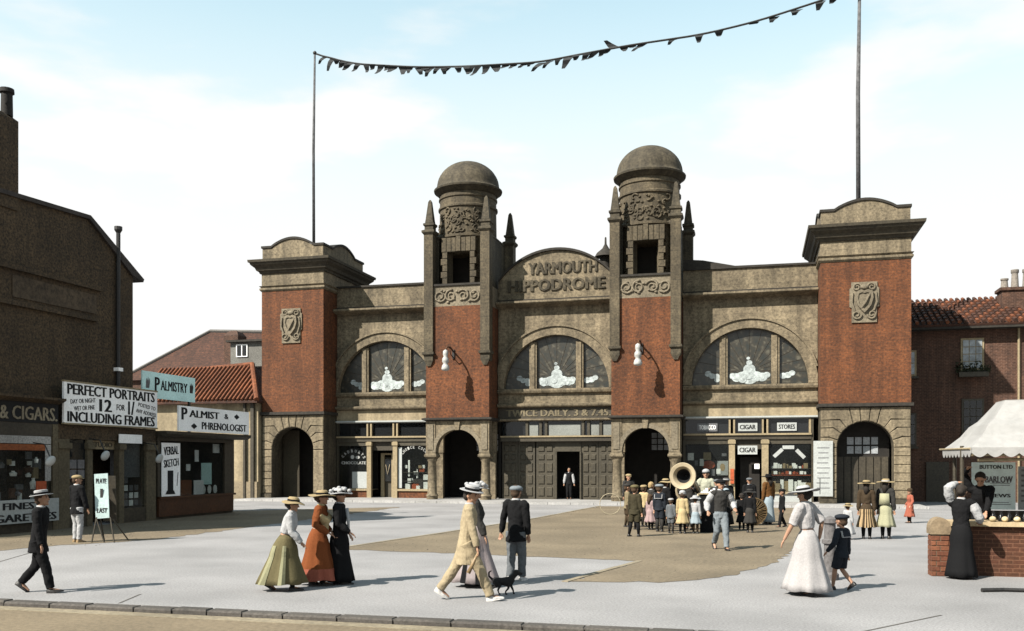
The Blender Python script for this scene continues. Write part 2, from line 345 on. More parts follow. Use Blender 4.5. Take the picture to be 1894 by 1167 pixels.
def crest(cx, part, y):
    z0, z1 = 8.7, 10.62; w_ = 0.66
    mb = MB(); mb.prism([(cx-w_+.1,z0),(cx+w_-.1,z0),(cx+w_-.1,z0+.7),(cx+w_,z0+.75),(cx+w_,z1-.3),(cx+w_-.08,z1-.25),(cx+w_-.08,z1),(cx-w_+.08,z1),(cx-w_+.08,z1-.25),(cx-w_,z1-.3),(cx-w_,z0+.75),(cx-w_+.1,z0+.7)], y-0.07, y+0.02)
    slab = mb.build('crest_panel', CARVED, part)
    sh = MB(); zc = 9.75
    outl = [(cx-.36,zc+.42),(cx-.15,zc+.5),(cx,zc+.44),(cx+.15,zc+.5),(cx+.36,zc+.42),(cx+.4,zc+.1),(cx+.3,zc-.25),(cx+.1,zc-.5),(cx,zc-.6),(cx-.1,zc-.5),(cx-.3,zc-.25),(cx-.4,zc+.1)]
    inn = [((p[0]-cx)*.72+cx, (p[1]-zc)*.72+zc) for p in outl]
    sh.loft([[(p[0],y-.06,p[1]) for p in outl],[(p[0],y-.2,p[1]) for p in outl],[(p[0],y-.2,p[1]) for p in inn],[(p[0],y-.15,p[1]) for p in inn]])
    scroll(sh, cx-.33, zc+.62, .2, y-.11, 1); scroll(sh, cx+.33, zc+.62, .2, y-.11, -1, a0=PI)
    scroll(sh, cx-.34, zc-.68, .22, y-.11, -1); scroll(sh, cx+.34, zc-.68, .22, y-.11, 1, a0=PI)
    sh.tube([(cx-.52,y-.1,zc+.35),(cx-.56,y-.12,zc-.1),(cx-.42,y-.1,zc-.5)], .05, 6); sh.tube([(cx+.52,y-.1,zc+.35),(cx+.56,y-.12,zc-.1),(cx+.42,y-.1,zc-.5)], .05, 6)
    sh.tube([(cx+.25,y-.17,zc+.3),(cx+.05,y-.22,zc-.1),(cx-.15,y-.17,zc-.4)], .05, 6)
    sh.ell((cx, y-.12, zc+.62), (.2,.09,.12), 10, 6)
    sh.build('shield', CARVED, part, smooth='auto')

def end_tower(x0, x1, left):
    cx = (x0+x1)/2; yb = 52.4; rx = 1.26; spr = 2.78; rz = 1.24
    # ground floor of stone, open arch in front
    mb = MB()
    z1 = 4.72
    poly = [(x0+.02,0),(cx-rx-.0,0)] + [(cx-rx,spr)] + arc(cx,spr,rx,rz,PI,0,20)[1:-1] + [(cx+rx,spr),(cx+rx,0),(x1-.02,0),(x1-.02,z1),(x0+.02,z1)]
    mb.prism(poly, YF+.05, YF+.75)
    mb.box(x0+.02, x0+.55, YF+.76, yb, 0, z1); mb.box(x1-.55, x1-.02, YF+.76, yb, 0, z1)
    part = mb.build('end_tower', STONE_D, HIP)
    # coursed blocks and voussoirs
    nc = 6; ch = (spr-0.35)/nc
    for k in range(nc):
        a = 0.35+k*ch+.004; b = 0.35+(k+1)*ch-.004
        voussoir_block([(x0,a),(cx-rx,a),(cx-rx,b),(x0,b)], YF, YF+.06, part, STONE)
        if not (left and k < 6): voussoir_block([(cx+rx,a),(x1,a),(x1,b),(cx+rx,b)], YF, YF+.06, part, STONE)
    if left:   # plain pier beside the chocolate shop
        voussoir_block([(cx+rx,.36),(x1,.36),(x1,spr),(cx+rx,spr)], YF, YF+.06, part, STONE)
    MB().box(x0-.03, cx-rx-.02, YF-.05, YF+.1, 0, .34).build('plinth', STONE_D, part); MB().box(cx+rx+.02, x1+.03, YF-.05, YF+.1, 0, .34).build('plinth', STONE_D, part)
    n = 11; top = z1-.02
    ed = [0.0]; 
    ang = [PI - PI*i/n for i in range(n+1)]
    def outer(a):
        c, s_ = math.cos(a), math.sin(a)
        r = 1.75
        return (cx+r*c*0.98, min(spr+r*s_, top))
    side_z = {}
    for i in range(n):
        a0, a1 = ang[i]-.004, ang[i+1]+.004
        inner = [(cx+rx*math.cos(a0), spr+rz*math.sin(a0))] ; mida = (a0+a1)/2
        am = [(cx+rx*math.cos(mida), spr+rz*math.sin(mida))]; inner1 = [(cx+rx*math.cos(a1), spr+rz*math.sin(a1))]
        o0, o1 = outer(a0), outer(a1)
        if i < 3:   z0_ = o0[1]; z1_ = o1[1]; P = [o0, (x0, z0_), (x0, z1_), o1]
        elif i >= n-3: P = [o0, (x1, o0[1]), (x1, o1[1]), o1]
        elif i == 3: P = [o0, (x0, o0[1]), (x0, top), (o1[0], top)]
        elif i == n-4: P = [(o0[0], top), (x1, top), (x1, o1[1]), o1]
        else: P = [(o0[0], top), (o1[0], top)]
        poly = inner + P + inner1 + am
        try: voussoir_block(poly, YF, YF+.06, part, STONE)
        except ZeroDivisionError: pass
    # ledge, brick shaft, frieze
    MB().box(x0-.1, x1+.1, YF-.14, yb+.1, 4.725, 4.88).build('string_course', COPING, part)
    MB().box(x0, x1, YF, yb, 4.885, 11.62).build('brick_shaft', BRICK, part)
    MB().rect([(x0-.02,x1+.02,YF-.02,yb+.02,11.625),(x0-.10,x1+.10,YF-.10,yb+.10,11.72),(x0-.10,x1+.10,YF-.10,yb+.10,11.8),(x0-.03,x1+.03,YF-.03,yb+.03,11.84),(x0-.12,x1+.12,YF-.12,yb+.12,11.93),(x0-.005,x1+.005,YF-.005,yb+.005,11.96),(x0-.005,x1+.005,YF-.005,yb+.005,12.62)]).build('frieze', STONE, part)
    def ov(z, e): return (x0-e, x1+e, YF-e, yb+e, z)
    MB().rect([ov(12.622,.08),ov(12.72,.12),ov(12.78,.22),ov(12.92,.28),ov(13.08,.46),ov(13.2,.5),ov(13.2,.56),ov(13.34,.58),ov(13.40,.25)]).build('cornice', mat('shade_toned_cornice', (0.062,0.051,0.034), var=.45, scale=6), part)  # stone darkened to carry the shade under the overhang
    curved_attic(x0+.03, x1-.03, YF+.02, yb-.02, 13.38, 14.06, 14.5, part)
    crest(cx-.05, part, YF)
    # dark gates inside the arch
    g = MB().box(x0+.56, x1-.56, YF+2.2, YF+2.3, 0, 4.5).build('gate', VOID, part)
    if not left:
        k = 0
        for i in range(4):
            for j in range(2):
                xx = cx-.72+i*.37; zz = 2.5+j*.44
                MB().box(xx, xx+.3, YF+1.1, YF+1.12, zz, zz+.36).build('pane', mat('pale_pane', (0.40,0.42,0.44), rough=.3), part)
        MB().box(cx-1.2, cx+1.2, YF+1.13, YF+1.2, 0, 4.3).build('gate_leaf', VOID, part)
        for i in range(7): MB().box(cx-1.19+i*.34, cx-1.19+i*.34+.3, YF+1.08, YF+1.128, .12, 2.35).build('plank', WOODD, part)
    else:
        MB().box(cx-1.2, cx-.2, YF+1.2, YF+1.26, .1, 3.9).build('gate_leaf', mat('brown_gate', (0.05,0.04,0.024)), part)
    return part
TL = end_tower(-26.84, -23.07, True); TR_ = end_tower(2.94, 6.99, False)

def dome_tower(x0, x1):
    cx = (x0+x1)/2; yb = 50.9
    part = MB().box(x0+.02, x1-.02, YF+.02, yb, 4.46, 10.36).build('dome_tower', BRICK, HIP)
    MB().rect([(x0-.02,x1+.02,YF-.02,yb,4.28),(x0-.16,x1+.16,YF-.18,yb+.05,4.34),(x0-.16,x1+.16,YF-.18,yb+.05,4.42),(x0-.02,x1+.02,YF-.02,yb,4.455)]).build('string_course', COPING, part)
    # porch: arch on piers and columns
    pw = .56; spr = 2.62; rx = 1.2; rz = 1.2
    poly = [(x0+pw,spr)] + arc(cx,spr,(x1-x0)/2-pw,rz,PI,0,20)[1:-1] + [(x1-pw,spr),(x1-pw,4.275),(x0+pw,4.275)]
    MB().prism(poly, YF+.06, YF+.5).build('porch_arch', STONE, part)
    ro = (x1-x0)/2-pw
    MB().prism(arc(cx,spr,ro+.22,rz+.22,PI,0,20)+arc(cx,spr,ro,rz,0,PI,20), YF+.01, YF+.058).build('arch_moulding', CARVED, part)
    MB().prism([(cx-.1,spr+rz-.03),(cx+.1,spr+rz-.03),(cx+.17,4.27),(cx-.17,4.27)], YF-.06, YF+.05).build('keystone', STONE, part)
    for xa, xb in ((x0, x0+pw), (x1-pw, x1)):
        m_ = (xa+xb)/2
        MB().box(xa+.02, xb-.02, YF+.02, YF+.55, 2.6, 4.275).build('pier', STONE, part)
        MB().box(xa+.12, xb-.12, YF-.02, YF+.015, 2.75, 4.1).build('pier_panel', CARVED, part)
        MB().rect([(xa+.05,xb-.05,YF+.05,YF+.52,2.26),(xa-.06,xb+.06,YF-.06,YF+.6,2.38),(xa-.06,xb+.06,YF-.06,YF+.6,2.48),(xa-.01,xb+.01,YF-.01,YF+.56,2.52),(xa-.01,xb+.01,YF-.01,YF+.56,2.598)]).build('capital', STONE, part)
        MB().lathe(m_, YF+.28, [(.30,GZ),(.30,.25),(.34,.3),(.3,.36),(.25,.42),(.24,1.2),(.22,2.1),(.26,2.16),(.27,2.258)], 20).build('column', STONE, part, smooth='auto')
        MB().box(m_-.2, m_+.2, YB-.25, YB-.005, GZ, 2.6).build('respond', STONE, part)
        MB().box(m_-.24, m_+.24, YB-.29, YB-.004, 2.605, 4.275).build('respond_pier', STONE, part)
    # back of porch with doors and a lattice fanlight
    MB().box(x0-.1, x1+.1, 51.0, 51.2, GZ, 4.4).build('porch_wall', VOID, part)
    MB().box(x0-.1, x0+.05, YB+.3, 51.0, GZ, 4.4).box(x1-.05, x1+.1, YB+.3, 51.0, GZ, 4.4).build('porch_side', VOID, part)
    for i in range(4):
        for j in range(3):
            xx = cx-.1+i*.33; zz = 2.75+j*.33
            if (i == 0 and j > 0) or (i == 3 and j == 2): pass
            MB().box(xx, xx+.27, 50.9, 50.95, zz, zz+.27).build('pane', mat('pale_pane', (0.40,0.42,0.44), rough=.3), part)
    # upper stone panel with carved scrolls
    MB().box(x0+.02, x1-.02, YF+.02, yb, 10.365, 11.44).build('panel_course', CARVED, part)
    mb = MB()
    for i, xx in enumerate((cx-.95, cx-.35, cx+.35, cx+.95)):
        scroll(mb, xx, 10.9, .33, YF-.01, 1 if i % 2 else -1, .06, 1.5, a0=i*1.3)
    for i in range(14): mb.ell((x0+.6+i*.17+rnd.uniform(-.05,.05), YF+.0, 10.9+rnd.uniform(-.36,.36)), (.09,.07,.07), 8, 5)
    mb.build('carved_scrolls', CARVED, part, smooth=True, kind='stuff')
    MB().box(x0+.3, x1-.3, YF-.06, YF+.3, 11.445, 11.55).build('panel_ledge', COPING, part)
    # corner buttresses with obelisk pinnacles
    for (bx, by, dx) in ((x0+.2, YF+.2, 0), (x1-.22, YF+.2, 0), (x0+.2, yb-.1, 0), (x1-.22, yb-.1, .35)):
        front = by < YB; bx += dx; hw = .25
        zb = 7.32 if front else 10.0
        MB().box(bx-hw, bx+hw, by-.32, by+.28, 7.95 if front else 9.0, 14.2).build('buttress', STONE_M, part)
        if front:
            MB().rect([(bx-.1,bx+.1,by-.25,by+.2,7.2),(bx-hw,bx+hw,by-.3,by+.25,7.5),(bx-hw,bx+hw,by-.3,by+.25,7.75),(bx-hw-.07,bx+hw+.07,by-.4,by+.3,7.82),(bx-hw-.07,bx+hw+.07,by-.4,by+.3,7.945)]).build('corbel', STONE_D, part)
        MB().rect([(bx-hw-.01,bx+hw+.01,by-.33,by+.29,14.205),(bx-hw-.1,bx+hw+.1,by-.42,by+.38,14.32),(bx-hw-.1,bx+hw+.1,by-.42,by+.38,14.42),(bx-.24,bx+.24,by-.24,by+.24,14.5),(bx-.24,bx+.24,by-.24,by+.24,14.66),(bx-.3,bx+.3,by-.3,by+.3,14.72),(bx-.3,bx+.3,by-.3,by+.3,14.82),(bx-.2,bx+.2,by-.2,by+.2,14.86)]).build('pinnacle_base', STONE_D, part)
        MB().rect([(bx-.22,bx+.22,by-.22,by+.22,14.865),(bx-.2,bx+.2,by-.2,by+.2,15.0),(bx-.09,bx+.09,by-.09,by+.09,16.0),(bx-.03,bx+.03,by-.03,by+.03,16.12)]).build('pinnacle', STONE_D, part)
    # square core between the buttresses, then drum, window surround and dome
    dy = 48.95; dr = 1.55; ww = .63; yw = YF+.22; ga = math.asin(ww/dr)
    MB().box(x0+.12, x0+.5, YF+.75, yb-.25, 11.445, 14.15).box(x1-.5, x1-.12, YF+.75, yb-.25, 11.445, 14.15).box(x0+.5, x1-.5, yb-.6, yb-.25, 11.445, 14.15).build('core', STONE_D, part)
    MB().rect([(x0+.1,x1-.1,YF+.7,yb-.2,14.155),(x0+.1,x1-.1,YF+.7,yb-.2,14.25),(x0+.5,x1-.5,YF+1,yb-.5,14.5)]).build('core_roof', STONE_D, part)
    n_ = 40; o_ = [(cx+dr*math.cos(-PI/2+ga+(2*PI-2*ga)*k/n_), dy+dr*math.sin(-PI/2+ga+(2*PI-2*ga)*k/n_)) for k in range(n_+1)]
    i_ = [(cx+(p[0]-cx)*.8, dy+(p[1]-dy)*.8) for p in reversed(o_)]
    MB().prism(o_+i_, 11.445, 13.3, 'z').build('drum_wall', STONE_M, part)
    MB().lathe(cx, dy, [(dr,13.302),(dr,14.1),(dr+.12,14.16),(dr+.12,14.26),(dr+.02,14.3),(dr,15.75),(dr+.08,15.8),(dr+.08,15.9),(dr,15.95),(dr,16.3),(dr+.06,16.35),(dr+.06,16.42),(dr,16.46),(dr,16.6)], 40).build('drum', STONE_M, part, smooth='auto')
    MB().lathe(cx, dy, [(dr,16.602),(dr+.08,16.64),(dr+.22,16.8),(dr+.31,16.84),(dr+.33,16.93),(dr+.28,16.96)], 40).build('dome_cornice', STONE_D, part, smooth='auto')
    prof = [(dr+.28,16.962),(dr+.2,17.02),(dr+.17,17.1)] + [((dr+.16)*math.cos(t*PI/2/14), 17.1+1.44*math.sin(t*PI/2/14)) for t in range(1,15)]
    MB().lathe(cx, dy, prof, 40).build('dome', STONE_D, part, smooth='auto')
    mb = MB()
    for i in range(26):                                   # foliage carving round the front of the drum
        a = PI*1.5+rnd.uniform(-1.25,1.25); z = rnd.uniform(14.45,15.6)
        p = Vector((cx+dr*math.cos(a), dy+dr*math.sin(a), z)); t = Vector((-math.sin(a), math.cos(a), 0)); n_ = Vector((math.cos(a), math.sin(a), 0))
        ph = rnd.uniform(0, 6); pts = [p+t*(.22*math.cos(ph+q*.5))*(1-q*.07)+Vector((0,0,.2*math.sin(ph+q*.5)))*(1-q*.07)+n_*.03 for q in range(9)]
        mb.tube(pts, .05, 5)
    for i in range(60):
        a = PI*1.5+rnd.uniform(-1.3,1.3); z = rnd.uniform(14.4,15.65); mb.ell((cx+dr*math.cos(a), dy+dr*math.sin(a), z), (.09,.09,.07), 7, 5)
    mb.build('drum_carving', STONE_M, part, smooth=True, kind='stuff')
    # stone frame: quoins left and right, lintel of voussoirs
    for sgn in (-1, 1):
        for k in range(5):
            z0_ = 11.56+k*.345; wq = .36 if k % 2 else .27
            xa, xb = (cx-ww-wq, cx-ww) if sgn < 0 else (cx+ww, cx+ww+wq)
            MB().cbox(xa, xb, yw, yw+.9, z0_+.008, z0_+.337, .02).build('quoin', STONE_M, part)
    for k in range(7):
        xa = cx-.95+k*.272; MB().cbox(xa+.006, xa+.266, yw-(.05 if k == 3 else 0), yw+.9, 13.29, 14.05+(.06 if k == 3 else 0), .02).build('lintel_stone', STONE_M, part)
    MB().box(cx-ww, cx+ww, yw+.1, yw+.2, 11.5, 11.6).build('window_sill', STONE, part)
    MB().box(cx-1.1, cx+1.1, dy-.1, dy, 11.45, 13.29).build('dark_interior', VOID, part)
    # lamp arm on the brick face
    return part
T1 = dome_tower(-17.12, -13.57); T2 = dome_tower(-7.16, -3.69)

def wall_lamp(cx, lab, tower):
    t = thing('wall_lamp', lab, 'lamp', (cx, YF, 7.9))
    y = YF
    MB().box(cx-.06, cx+.06, y-.05, y+.02, 7.55, 8.05).build('wall_plate', IRON, t)
    MB().tube([(cx,y-.03,7.95),(cx-.02,y-.5,8.12),(cx-.03,y-.95,8.08),(cx-.04,y-1.15,7.9)], .045, 8).tube([(cx,y-.03,7.62),(cx-.02,y-.4,7.75),(cx-.02,y-.6,8.08)], .03, 6).build('arm', mat('rusty_arm', (0.10,0.045,0.02)), t, smooth=True)
    MB().lathe(cx-.05, y-1.15, [(.03,7.92),(.13,7.84),(.14,7.66),(.10,7.56),(.17,7.45),(.18,7.28),(.11,7.2),(.18,7.08),(.22,6.92),(.17,6.84),(.02,6.8)], 16).build('globe', WHITEB, t, smooth=True)
wall_lamp(-15.55, 'white glass lamp on a bracket on the left domed tower', T1); wall_lamp(-5.6, 'white glass lamp on a bracket on the right domed tower', T2)

# stained glass with pale painted clouds
def stained():
    m = bpy.data.materials.new('stained_glass'); m.use_nodes = True; t = m.node_tree; b = t.nodes['Principled BSDF']; b.inputs['Roughness'].default_value = 0.35
    n = t.nodes.new; l = t.links.new
    tc = n('ShaderNodeTexCoord'); s_ = n('ShaderNodeSeparateXYZ'); l(tc.outputs['UV'], s_.inputs[0])
    at = n('ShaderNodeMath'); at.operation = 'ARCTAN2'; l(s_.outputs[1], at.inputs[0]); l(s_.outputs[0], at.inputs[1])
    mu = n('ShaderNodeMath'); mu.operation = 'MULTIPLY'; mu.inputs[1].default_value = 34; l(at.outputs[0], mu.inputs[0])
    si = n('ShaderNodeMath'); si.operation = 'SINE'; l(mu.outputs[0], si.inputs[0])
    nz = n('ShaderNodeTexNoise'); nz.inputs['Scale'].default_value = 3.5; nz.inputs['Detail'].default_value = 6; l(tc.outputs['UV'], nz.inputs['Vector'])
    ad = n('ShaderNodeMath'); ad.operation = 'MULTIPLY_ADD'; l(si.outputs[0], ad.inputs[0]); ad.inputs[1].default_value = 0.05; l(nz.outputs['Fac'], ad.inputs[2])
    cr = n('ShaderNodeValToRGB'); l(ad.outputs[0], cr.inputs[0])
    e = cr.color_ramp.elements; e[0].position = 0.36; e[0].color = (0.012,0.014,0.012,1); e[1].position = 0.78; e[1].color = (0.085,0.08,0.06,1)
    x_ = e.new(0.55); x_.color = (0.022,0.019,0.013,1)
    l(cr.outputs[0], b.inputs['Base Color']); return m
STAIN = stained()
CLOUD = mat('milky_glass', (0.47,0.52,0.52), var=0.45, scale=6, rough=0.4)

def bay(x0, x1, kind):
    cx = (x0+x1)/2; y0, y1 = YB, YB+.35; zs = 6.02; Rr = 2.86
    wall = MB().prism([(x0,zs),(cx-Rr,zs)]+arc(cx,zs,Rr,2.84,PI,0,36)[1:-1]+[(cx+Rr,zs),(x1,zs),(x1,10.40),(x0,10.40)], y0, y1).build('bay_wall', STONE, HIP)
    # arch ring, cut square where it meets the towers
    ro = Rr+.46; xm = (x1-x0)/2-.004
    outer = [p for p in arc(cx,zs,ro,ro-.02,PI,0,60) if abs(p[0]-cx) <= xm]
    zc = zs+(ro-.02)*math.sqrt(max(0,1-(xm/ro)**2))
    outer = [(cx-xm,zs+.01),(cx-xm,zc)]+outer+[(cx+xm,zc),(cx+xm,zs+.01)]
    MB().prism(outer+arc(cx,zs+.01,Rr+.002,2.842,0,PI,36), y0-.12, y0+.1).build('arch_ring', STONE, wall)
    ro2 = ro+.09; 
    lab = arc(cx,zs,ro2,ro2-.02,PI*.92,PI*.08,40); lab2 = arc(cx,zs,ro+.003,ro-.017,PI*.08,PI*.92,40)
    lab = [(max(cx-xm,min(cx+xm,p[0])),p[1]) for p in lab]; lab2 = [(max(cx-xm,min(cx+xm,p[0])),p[1]) for p in lab2]
    MB().prism(lab+lab2, y0-.2, y0-.002).build('hood_mould', STONE, wall)
    # frieze shadowed by a deep ledge, and parapet
    MB().rect([(x0,x1,y0-.05,y1,10.402),(x0,x1,y0-.48,y1,10.52),(x0,x1,y0-.56,y1,10.58),(x0,x1,y0-.56,y1,10.68),(x0,x1,y0-.1,y1,10.72)]).build('ledge', STONE, wall)
    MB().box(x0, x1, y0-.09, y0-.032, 10.721, 10.83).build('gap_shade', COPING, wall)  # dark strip standing for the shadow gap between ledge and parapet
    if kind == 'mid':
        pts = [(x0,10.72),(x0,11.9)]+[(cx+(-3.15+6.3*i/24), 13.38-(3.95-math.sqrt(3.95**2-(-3.15+6.3*i/24)**2))) for i in range(25)]+[(x1,11.9),(x1,10.72)]
        pts = [(max(x0,min(x1,p[0])),p[1]) for p in pts]
        MB().prism(pts, y0-.03, y1+.1).build('pediment', STONE, wall)
        up = pts[2:-2]; MB().prism([(p[0],p[1]+.005) for p in up]+[(p[0],p[1]+.13) for p in reversed(up)], y0-.16, y1+.15).build('coping', COPING, wall)
    else:
        MB().box(x0, x1, y0-.03, y1+.1, 10.722, 11.92).build('parapet', STONE, wall)
        if kind == 'right':
            MB().prism([(x0,11.925),(x1,11.925),(x1,12.02),(x0+2.6,12.04),(x0+1.0,12.4),(x0,12.5)], y0-.12, y1+.15).build('coping', COPING, wall)
        else: MB().box(x0, x1, y0-.12, y1+.15, 11.925, 12.03).build('coping', COPING, wall)
    # thermal window
    pane = MB().prism([(cx-Rr,zs)]+arc(cx,zs,Rr-.003,2.837,PI,0,36)[1:-1]+[(cx+Rr,zs)], y0+.22, y0+.24).build('stained_pane', STAIN, wall)
    uv = pane.data.uv_layers.new(name='UVMap')
    for lp in pane.data.loops:
        co = pane.data.vertices[lp.vertex_index].co; uv.data[lp.index].uv = (co.x-cx, co.z-zs-.35)
    for s_ in (-1, 1):
        mxp = cx+s_*1.27; hgt = zs+math.sqrt(Rr**2-1.45**2)
        MB().box(mxp-.2, mxp+.2, y0+.06, y0+.2, zs, hgt+.05).build('mullion', STONE, wall)
        MB().box(mxp-.09, mxp+.09, y0+.0, y0+.058, zs, hgt-.02).build('mullion_face', STONE, wall)
    mb = MB(); yy = y0+.195; yb_ = y0+.215
    r2 = random.Random(int(cx*10))
    mid = [(0,.80,.3),(0,.42,.46),(-.35,.42,.3),(.35,.42,.3),(-.62,.38,.26),(.64,.38,.26),(-.82,.46,.18),(.85,.48,.18),(0,1.12,.15),(-.05,1.35,.09)]
    for q in range(10): mid.append((r2.uniform(-.85,.85), r2.uniform(.25,.5), r2.uniform(.12,.2)))
    for blobs in (mid, [(-1.62,.45,.17),(-1.85,.48,.16),(-2.05,.6,.17),(-1.6,.28,.14)], [(1.65,.42,.18),(1.88,.45,.18),(2.08,.55,.16)]):
        mb = MB()
        for i, (bx, bz, br) in enumerate(blobs): mb.prism(arc(cx+bx, zs+bz, br, br*.85, 0, 2*PI, 14)[:-1], y0+.214-.0012*i, y0+.221)
        mb.build('painted_cloud', CLOUD, wall)
    # lead lines
    mb = MB()
    for i in range(1, 14):
        a = PI*i/14; p0 = (cx+1.1*math.cos(a)*.6, zs+.6+.5*math.sin(a)); q0 = (cx+(Rr-.05)*math.cos(a), zs+(Rr-.06)*math.sin(a))
        mb.tube([(p0[0],y0+.212,p0[1]),(q0[0],y0+.212,q0[1])], .008, 4)
    mb.build('lead_lines', mat('lead_came', (0.05,0.035,0.02)), wall, kind='stuff')
    # sill, band and mouldings below
    MB().rect([(x0,x1,y0-.02,y1,5.74),(x0,x1,y0-.16,y1,5.8),(x0,x1,y0-.2,y1,5.9),(x0,x1,y0-.2,y1,6.0),(x0,x1,y0-.05,y1,6.017)]).build('window_sill', STONE, wall)
    MB().box(x0, x1, y0-.0, y1, 5.24, 5.738).build('apron_band', STONE, wall)
    MB().rect([(x0,x1,y0-.02,y1,5.0),(x0,x1,y0-.25,y1,5.06),(x0,x1,y0-.28,y1,5.12),(x0,x1,y0-.28,y1,5.2),(x0,x1,y0-.1,y1,5.238)]).build('string_course', STONE, wall)
    return wall
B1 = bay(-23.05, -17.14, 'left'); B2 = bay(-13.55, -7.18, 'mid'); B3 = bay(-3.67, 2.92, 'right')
lettering('YARMOUTH', 3.75, .62, (-10.0, YB-.06, 12.45), 'S', STONE_D, B2, .03, .09)
lettering('HIPPODROME', 5.3, .62, (-10.35, YB-.06, 11.55), 'S', STONE_D, B2, .03, .09)

# ---- shop fronts under the side bays
def fascia(x0, x1, wall, m):
    MB().box(x0, x1, YB-.05, YB+.3, 4.42, 4.995).build('fascia', m, wall)
    MB().rect([(x0,x1,YB-.06,YB+.3,4.28),(x0,x1,YB-.2,YB+.3,4.33),(x0,x1,YB-.2,YB+.3,4.40),(x0,x1,YB-.06,YB+.3,4.418)]).build('fascia_shelf', WHITE_SUN if m is CREAM else STONE, wall)
fascia(-23.05, -17.14, B1, CREAM); fascia(-3.67, 2.92, B3, CREAM)

def shopfront(x0, p1, p2, p3, p4, x1, wall, stall, dlab):
    """x0..p1 window, p1..p2 post, p2..p3 door, p3..p4 post, p4..x1 window"""
    y = YB
    part = MB().box(x0, x1, y-.12, y+.12, 3.24, 3.52).build('shop_front', WOODD if stall != BRICK else WOODO, HIP)
    MB().box(x0, x1, y-.2, y-.125, 3.45, 3.54).build('transom_ledge', CREAMW, part)
    for a, b in ((p1, p2), (p3, p4)):
        MB().box(a, b, y-.15, y+.05, GZ, 3.235).build('post', CREAMW, part)
        MB().box(a-.04, b+.04, y-.2, y+.06, 3.02, 3.2).build('post_capital', CREAMW, part)
        m_ = (a+b)/2
        for s_ in (-.11, .11): MB().box(m_+s_-.045, m_+s_+.045, y-.12, y+.05, 3.525, 4.275).build('mullion', CREAMW, part)
    MB().box(x1-.12, x1-.02, y-.1, y+.05, 3.525, 4.275).build('mullion', CREAMW, part)
    MB().box(x0-.02, x0+.1, y-.1, y+.1, GZ, 4.275).box(x1, x1+.1, y-.1, y+.1, GZ, 4.275).build('end_post', WOODO, part)
    for a, b in ((x0+.1, p1), (p2, p3), (p4, x1)):
        MB().box(a, b, y+.06, y+.07, 3.525, 4.275).build('transom_pane', GLASSD, part)
    for a, b in ((x0+.1, p1), (p4, x1)):
        MB().box(a, b, y-.06, y+.2, GZ, .48).build('stall_riser', stall, part)
        MB().box(a, b, y-.14, y+.25, .485, .60).build('shop_sill', CREAMW, part)
        MB().box(a, b, y-.02, y-.01, .605, 3.0).build('shop_pane', GLASS, part)
        MB().box(a, b, y-.05, y+.03, 3.005, 3.235).build('pane_head', WOODO, part)
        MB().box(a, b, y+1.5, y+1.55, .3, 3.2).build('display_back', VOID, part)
        MB().box(a, b, y+.26, y+1.5, .5, .56).build('display_floor', CREAMW, part)
    # door set back in a lobby
    d = MB().box(p2+.25, p3-.1, y+.7, y+.76, GZ+.02, 2.35).build('door', WOODO if stall == BRICK else VOID, part)
    MB().box(p2, p3, y+.1, y+.2, 2.75, 3.235).build('door_head', WOODD, part)
    return part
S1 = shopfront(-23.02, -21.18, -20.92, -19.62, -19.36, -17.3, B1, BRICK, 'x')
S3 = shopfront(-3.65, -1.38, -1.08, .23, .56, 2.62, B3, WHITE_SUN, 'y')
# door of the chocolate shop: frame and glazed panel
for a, b in ((-20.62,-20.42),(-19.98,-19.78)): MB().box(a, b, YB+.55, YB+.66, GZ, 2.5).build('door_stile', CREAMW, S1)
MB().box(-20.4, -20.0, YB+.6, YB+.64, 1.0, 2.25).build('door_pane', GLASSD, S1); MB().box(-20.62, -19.78, YB+.55, YB+.66, 2.5, 2.6).build('door_rail', CREAMW, S1)
MB().tube([(-20.32,YB+.55,1.95),(-20.2,YB+.53,1.4),(-20.08,YB+.55,1.95)], .022, 6).build('brass_handle', GOLD, S1)
# white blind in the lower left chocolate window
tag(MB().box(-22.1, -21.2, YB-.06, YB-.035, .62, 1.55).build('window_card', WHITE_SUN), 'large white board across the bottom of the chocolate shop window', 'board')
def arch_text(txt, cx, cz, r, a0, a1, h, wd, y, m, parent):
    n = len(txt)
    for i, c in enumerate(txt):
        if c == ' ': continue
        a = R(a0+(a1-a0)*i/(n-1)); lettering(c, wd, h, (cx+r*math.cos(a), y, cz+r*.8*math.sin(a)), 'S', m, parent, .02, .006, tilt=a-PI/2, name='letter')
arch_text('CADBURYS', -22.05, 2.15, .72, 152, 22, .16, .11, YB-.03, WHITEB, S1)
lettering('CHOCOLATE', 1.5, .16, (-22.02, YB-.03, 2.05), 'S', WHITEB, S1, .02)
arch_text('CHOICE COCOA', -18.35, 2.25, .85, 150, 28, .16, .1, YB-.03, WHITEB, S1)
MB().prism(arc(-22.1,2.38,.11,.11,0,2*PI,12)[:-1], YB-.03, YB-.022).prism(arc(-21.78,2.36,.13,.09,0,2*PI,12)[:-1], YB-.03, YB-.022).build('window_transfer', WHITEB, S1)
def goods(name, label, cat, group, items):
    for (x, z, w_, h, m, sh) in items:
        y = YB+.03+rnd.uniform(0,.16)
        if sh == 'b': o = MB().box(x-w_/2, x+w_/2, y, y+.12, z, z+h)
        elif sh == 'j': o = MB().lathe(x, y+.1, [(w_/2,z),(w_/2,z+h*.7),(w_*.3,z+h*.8),(w_*.33,z+h)], 10)
        else: o = MB().box(x-w_/2, x+w_/2, y, y+.015, z, z+h)
        tag(o.build(name, m), label, cat, group)
PK = mat('pale_packet', (0.66,0.66,0.63), var=.2); TAN = mat('tan_packet', (0.40,0.30,0.17), var=.2)
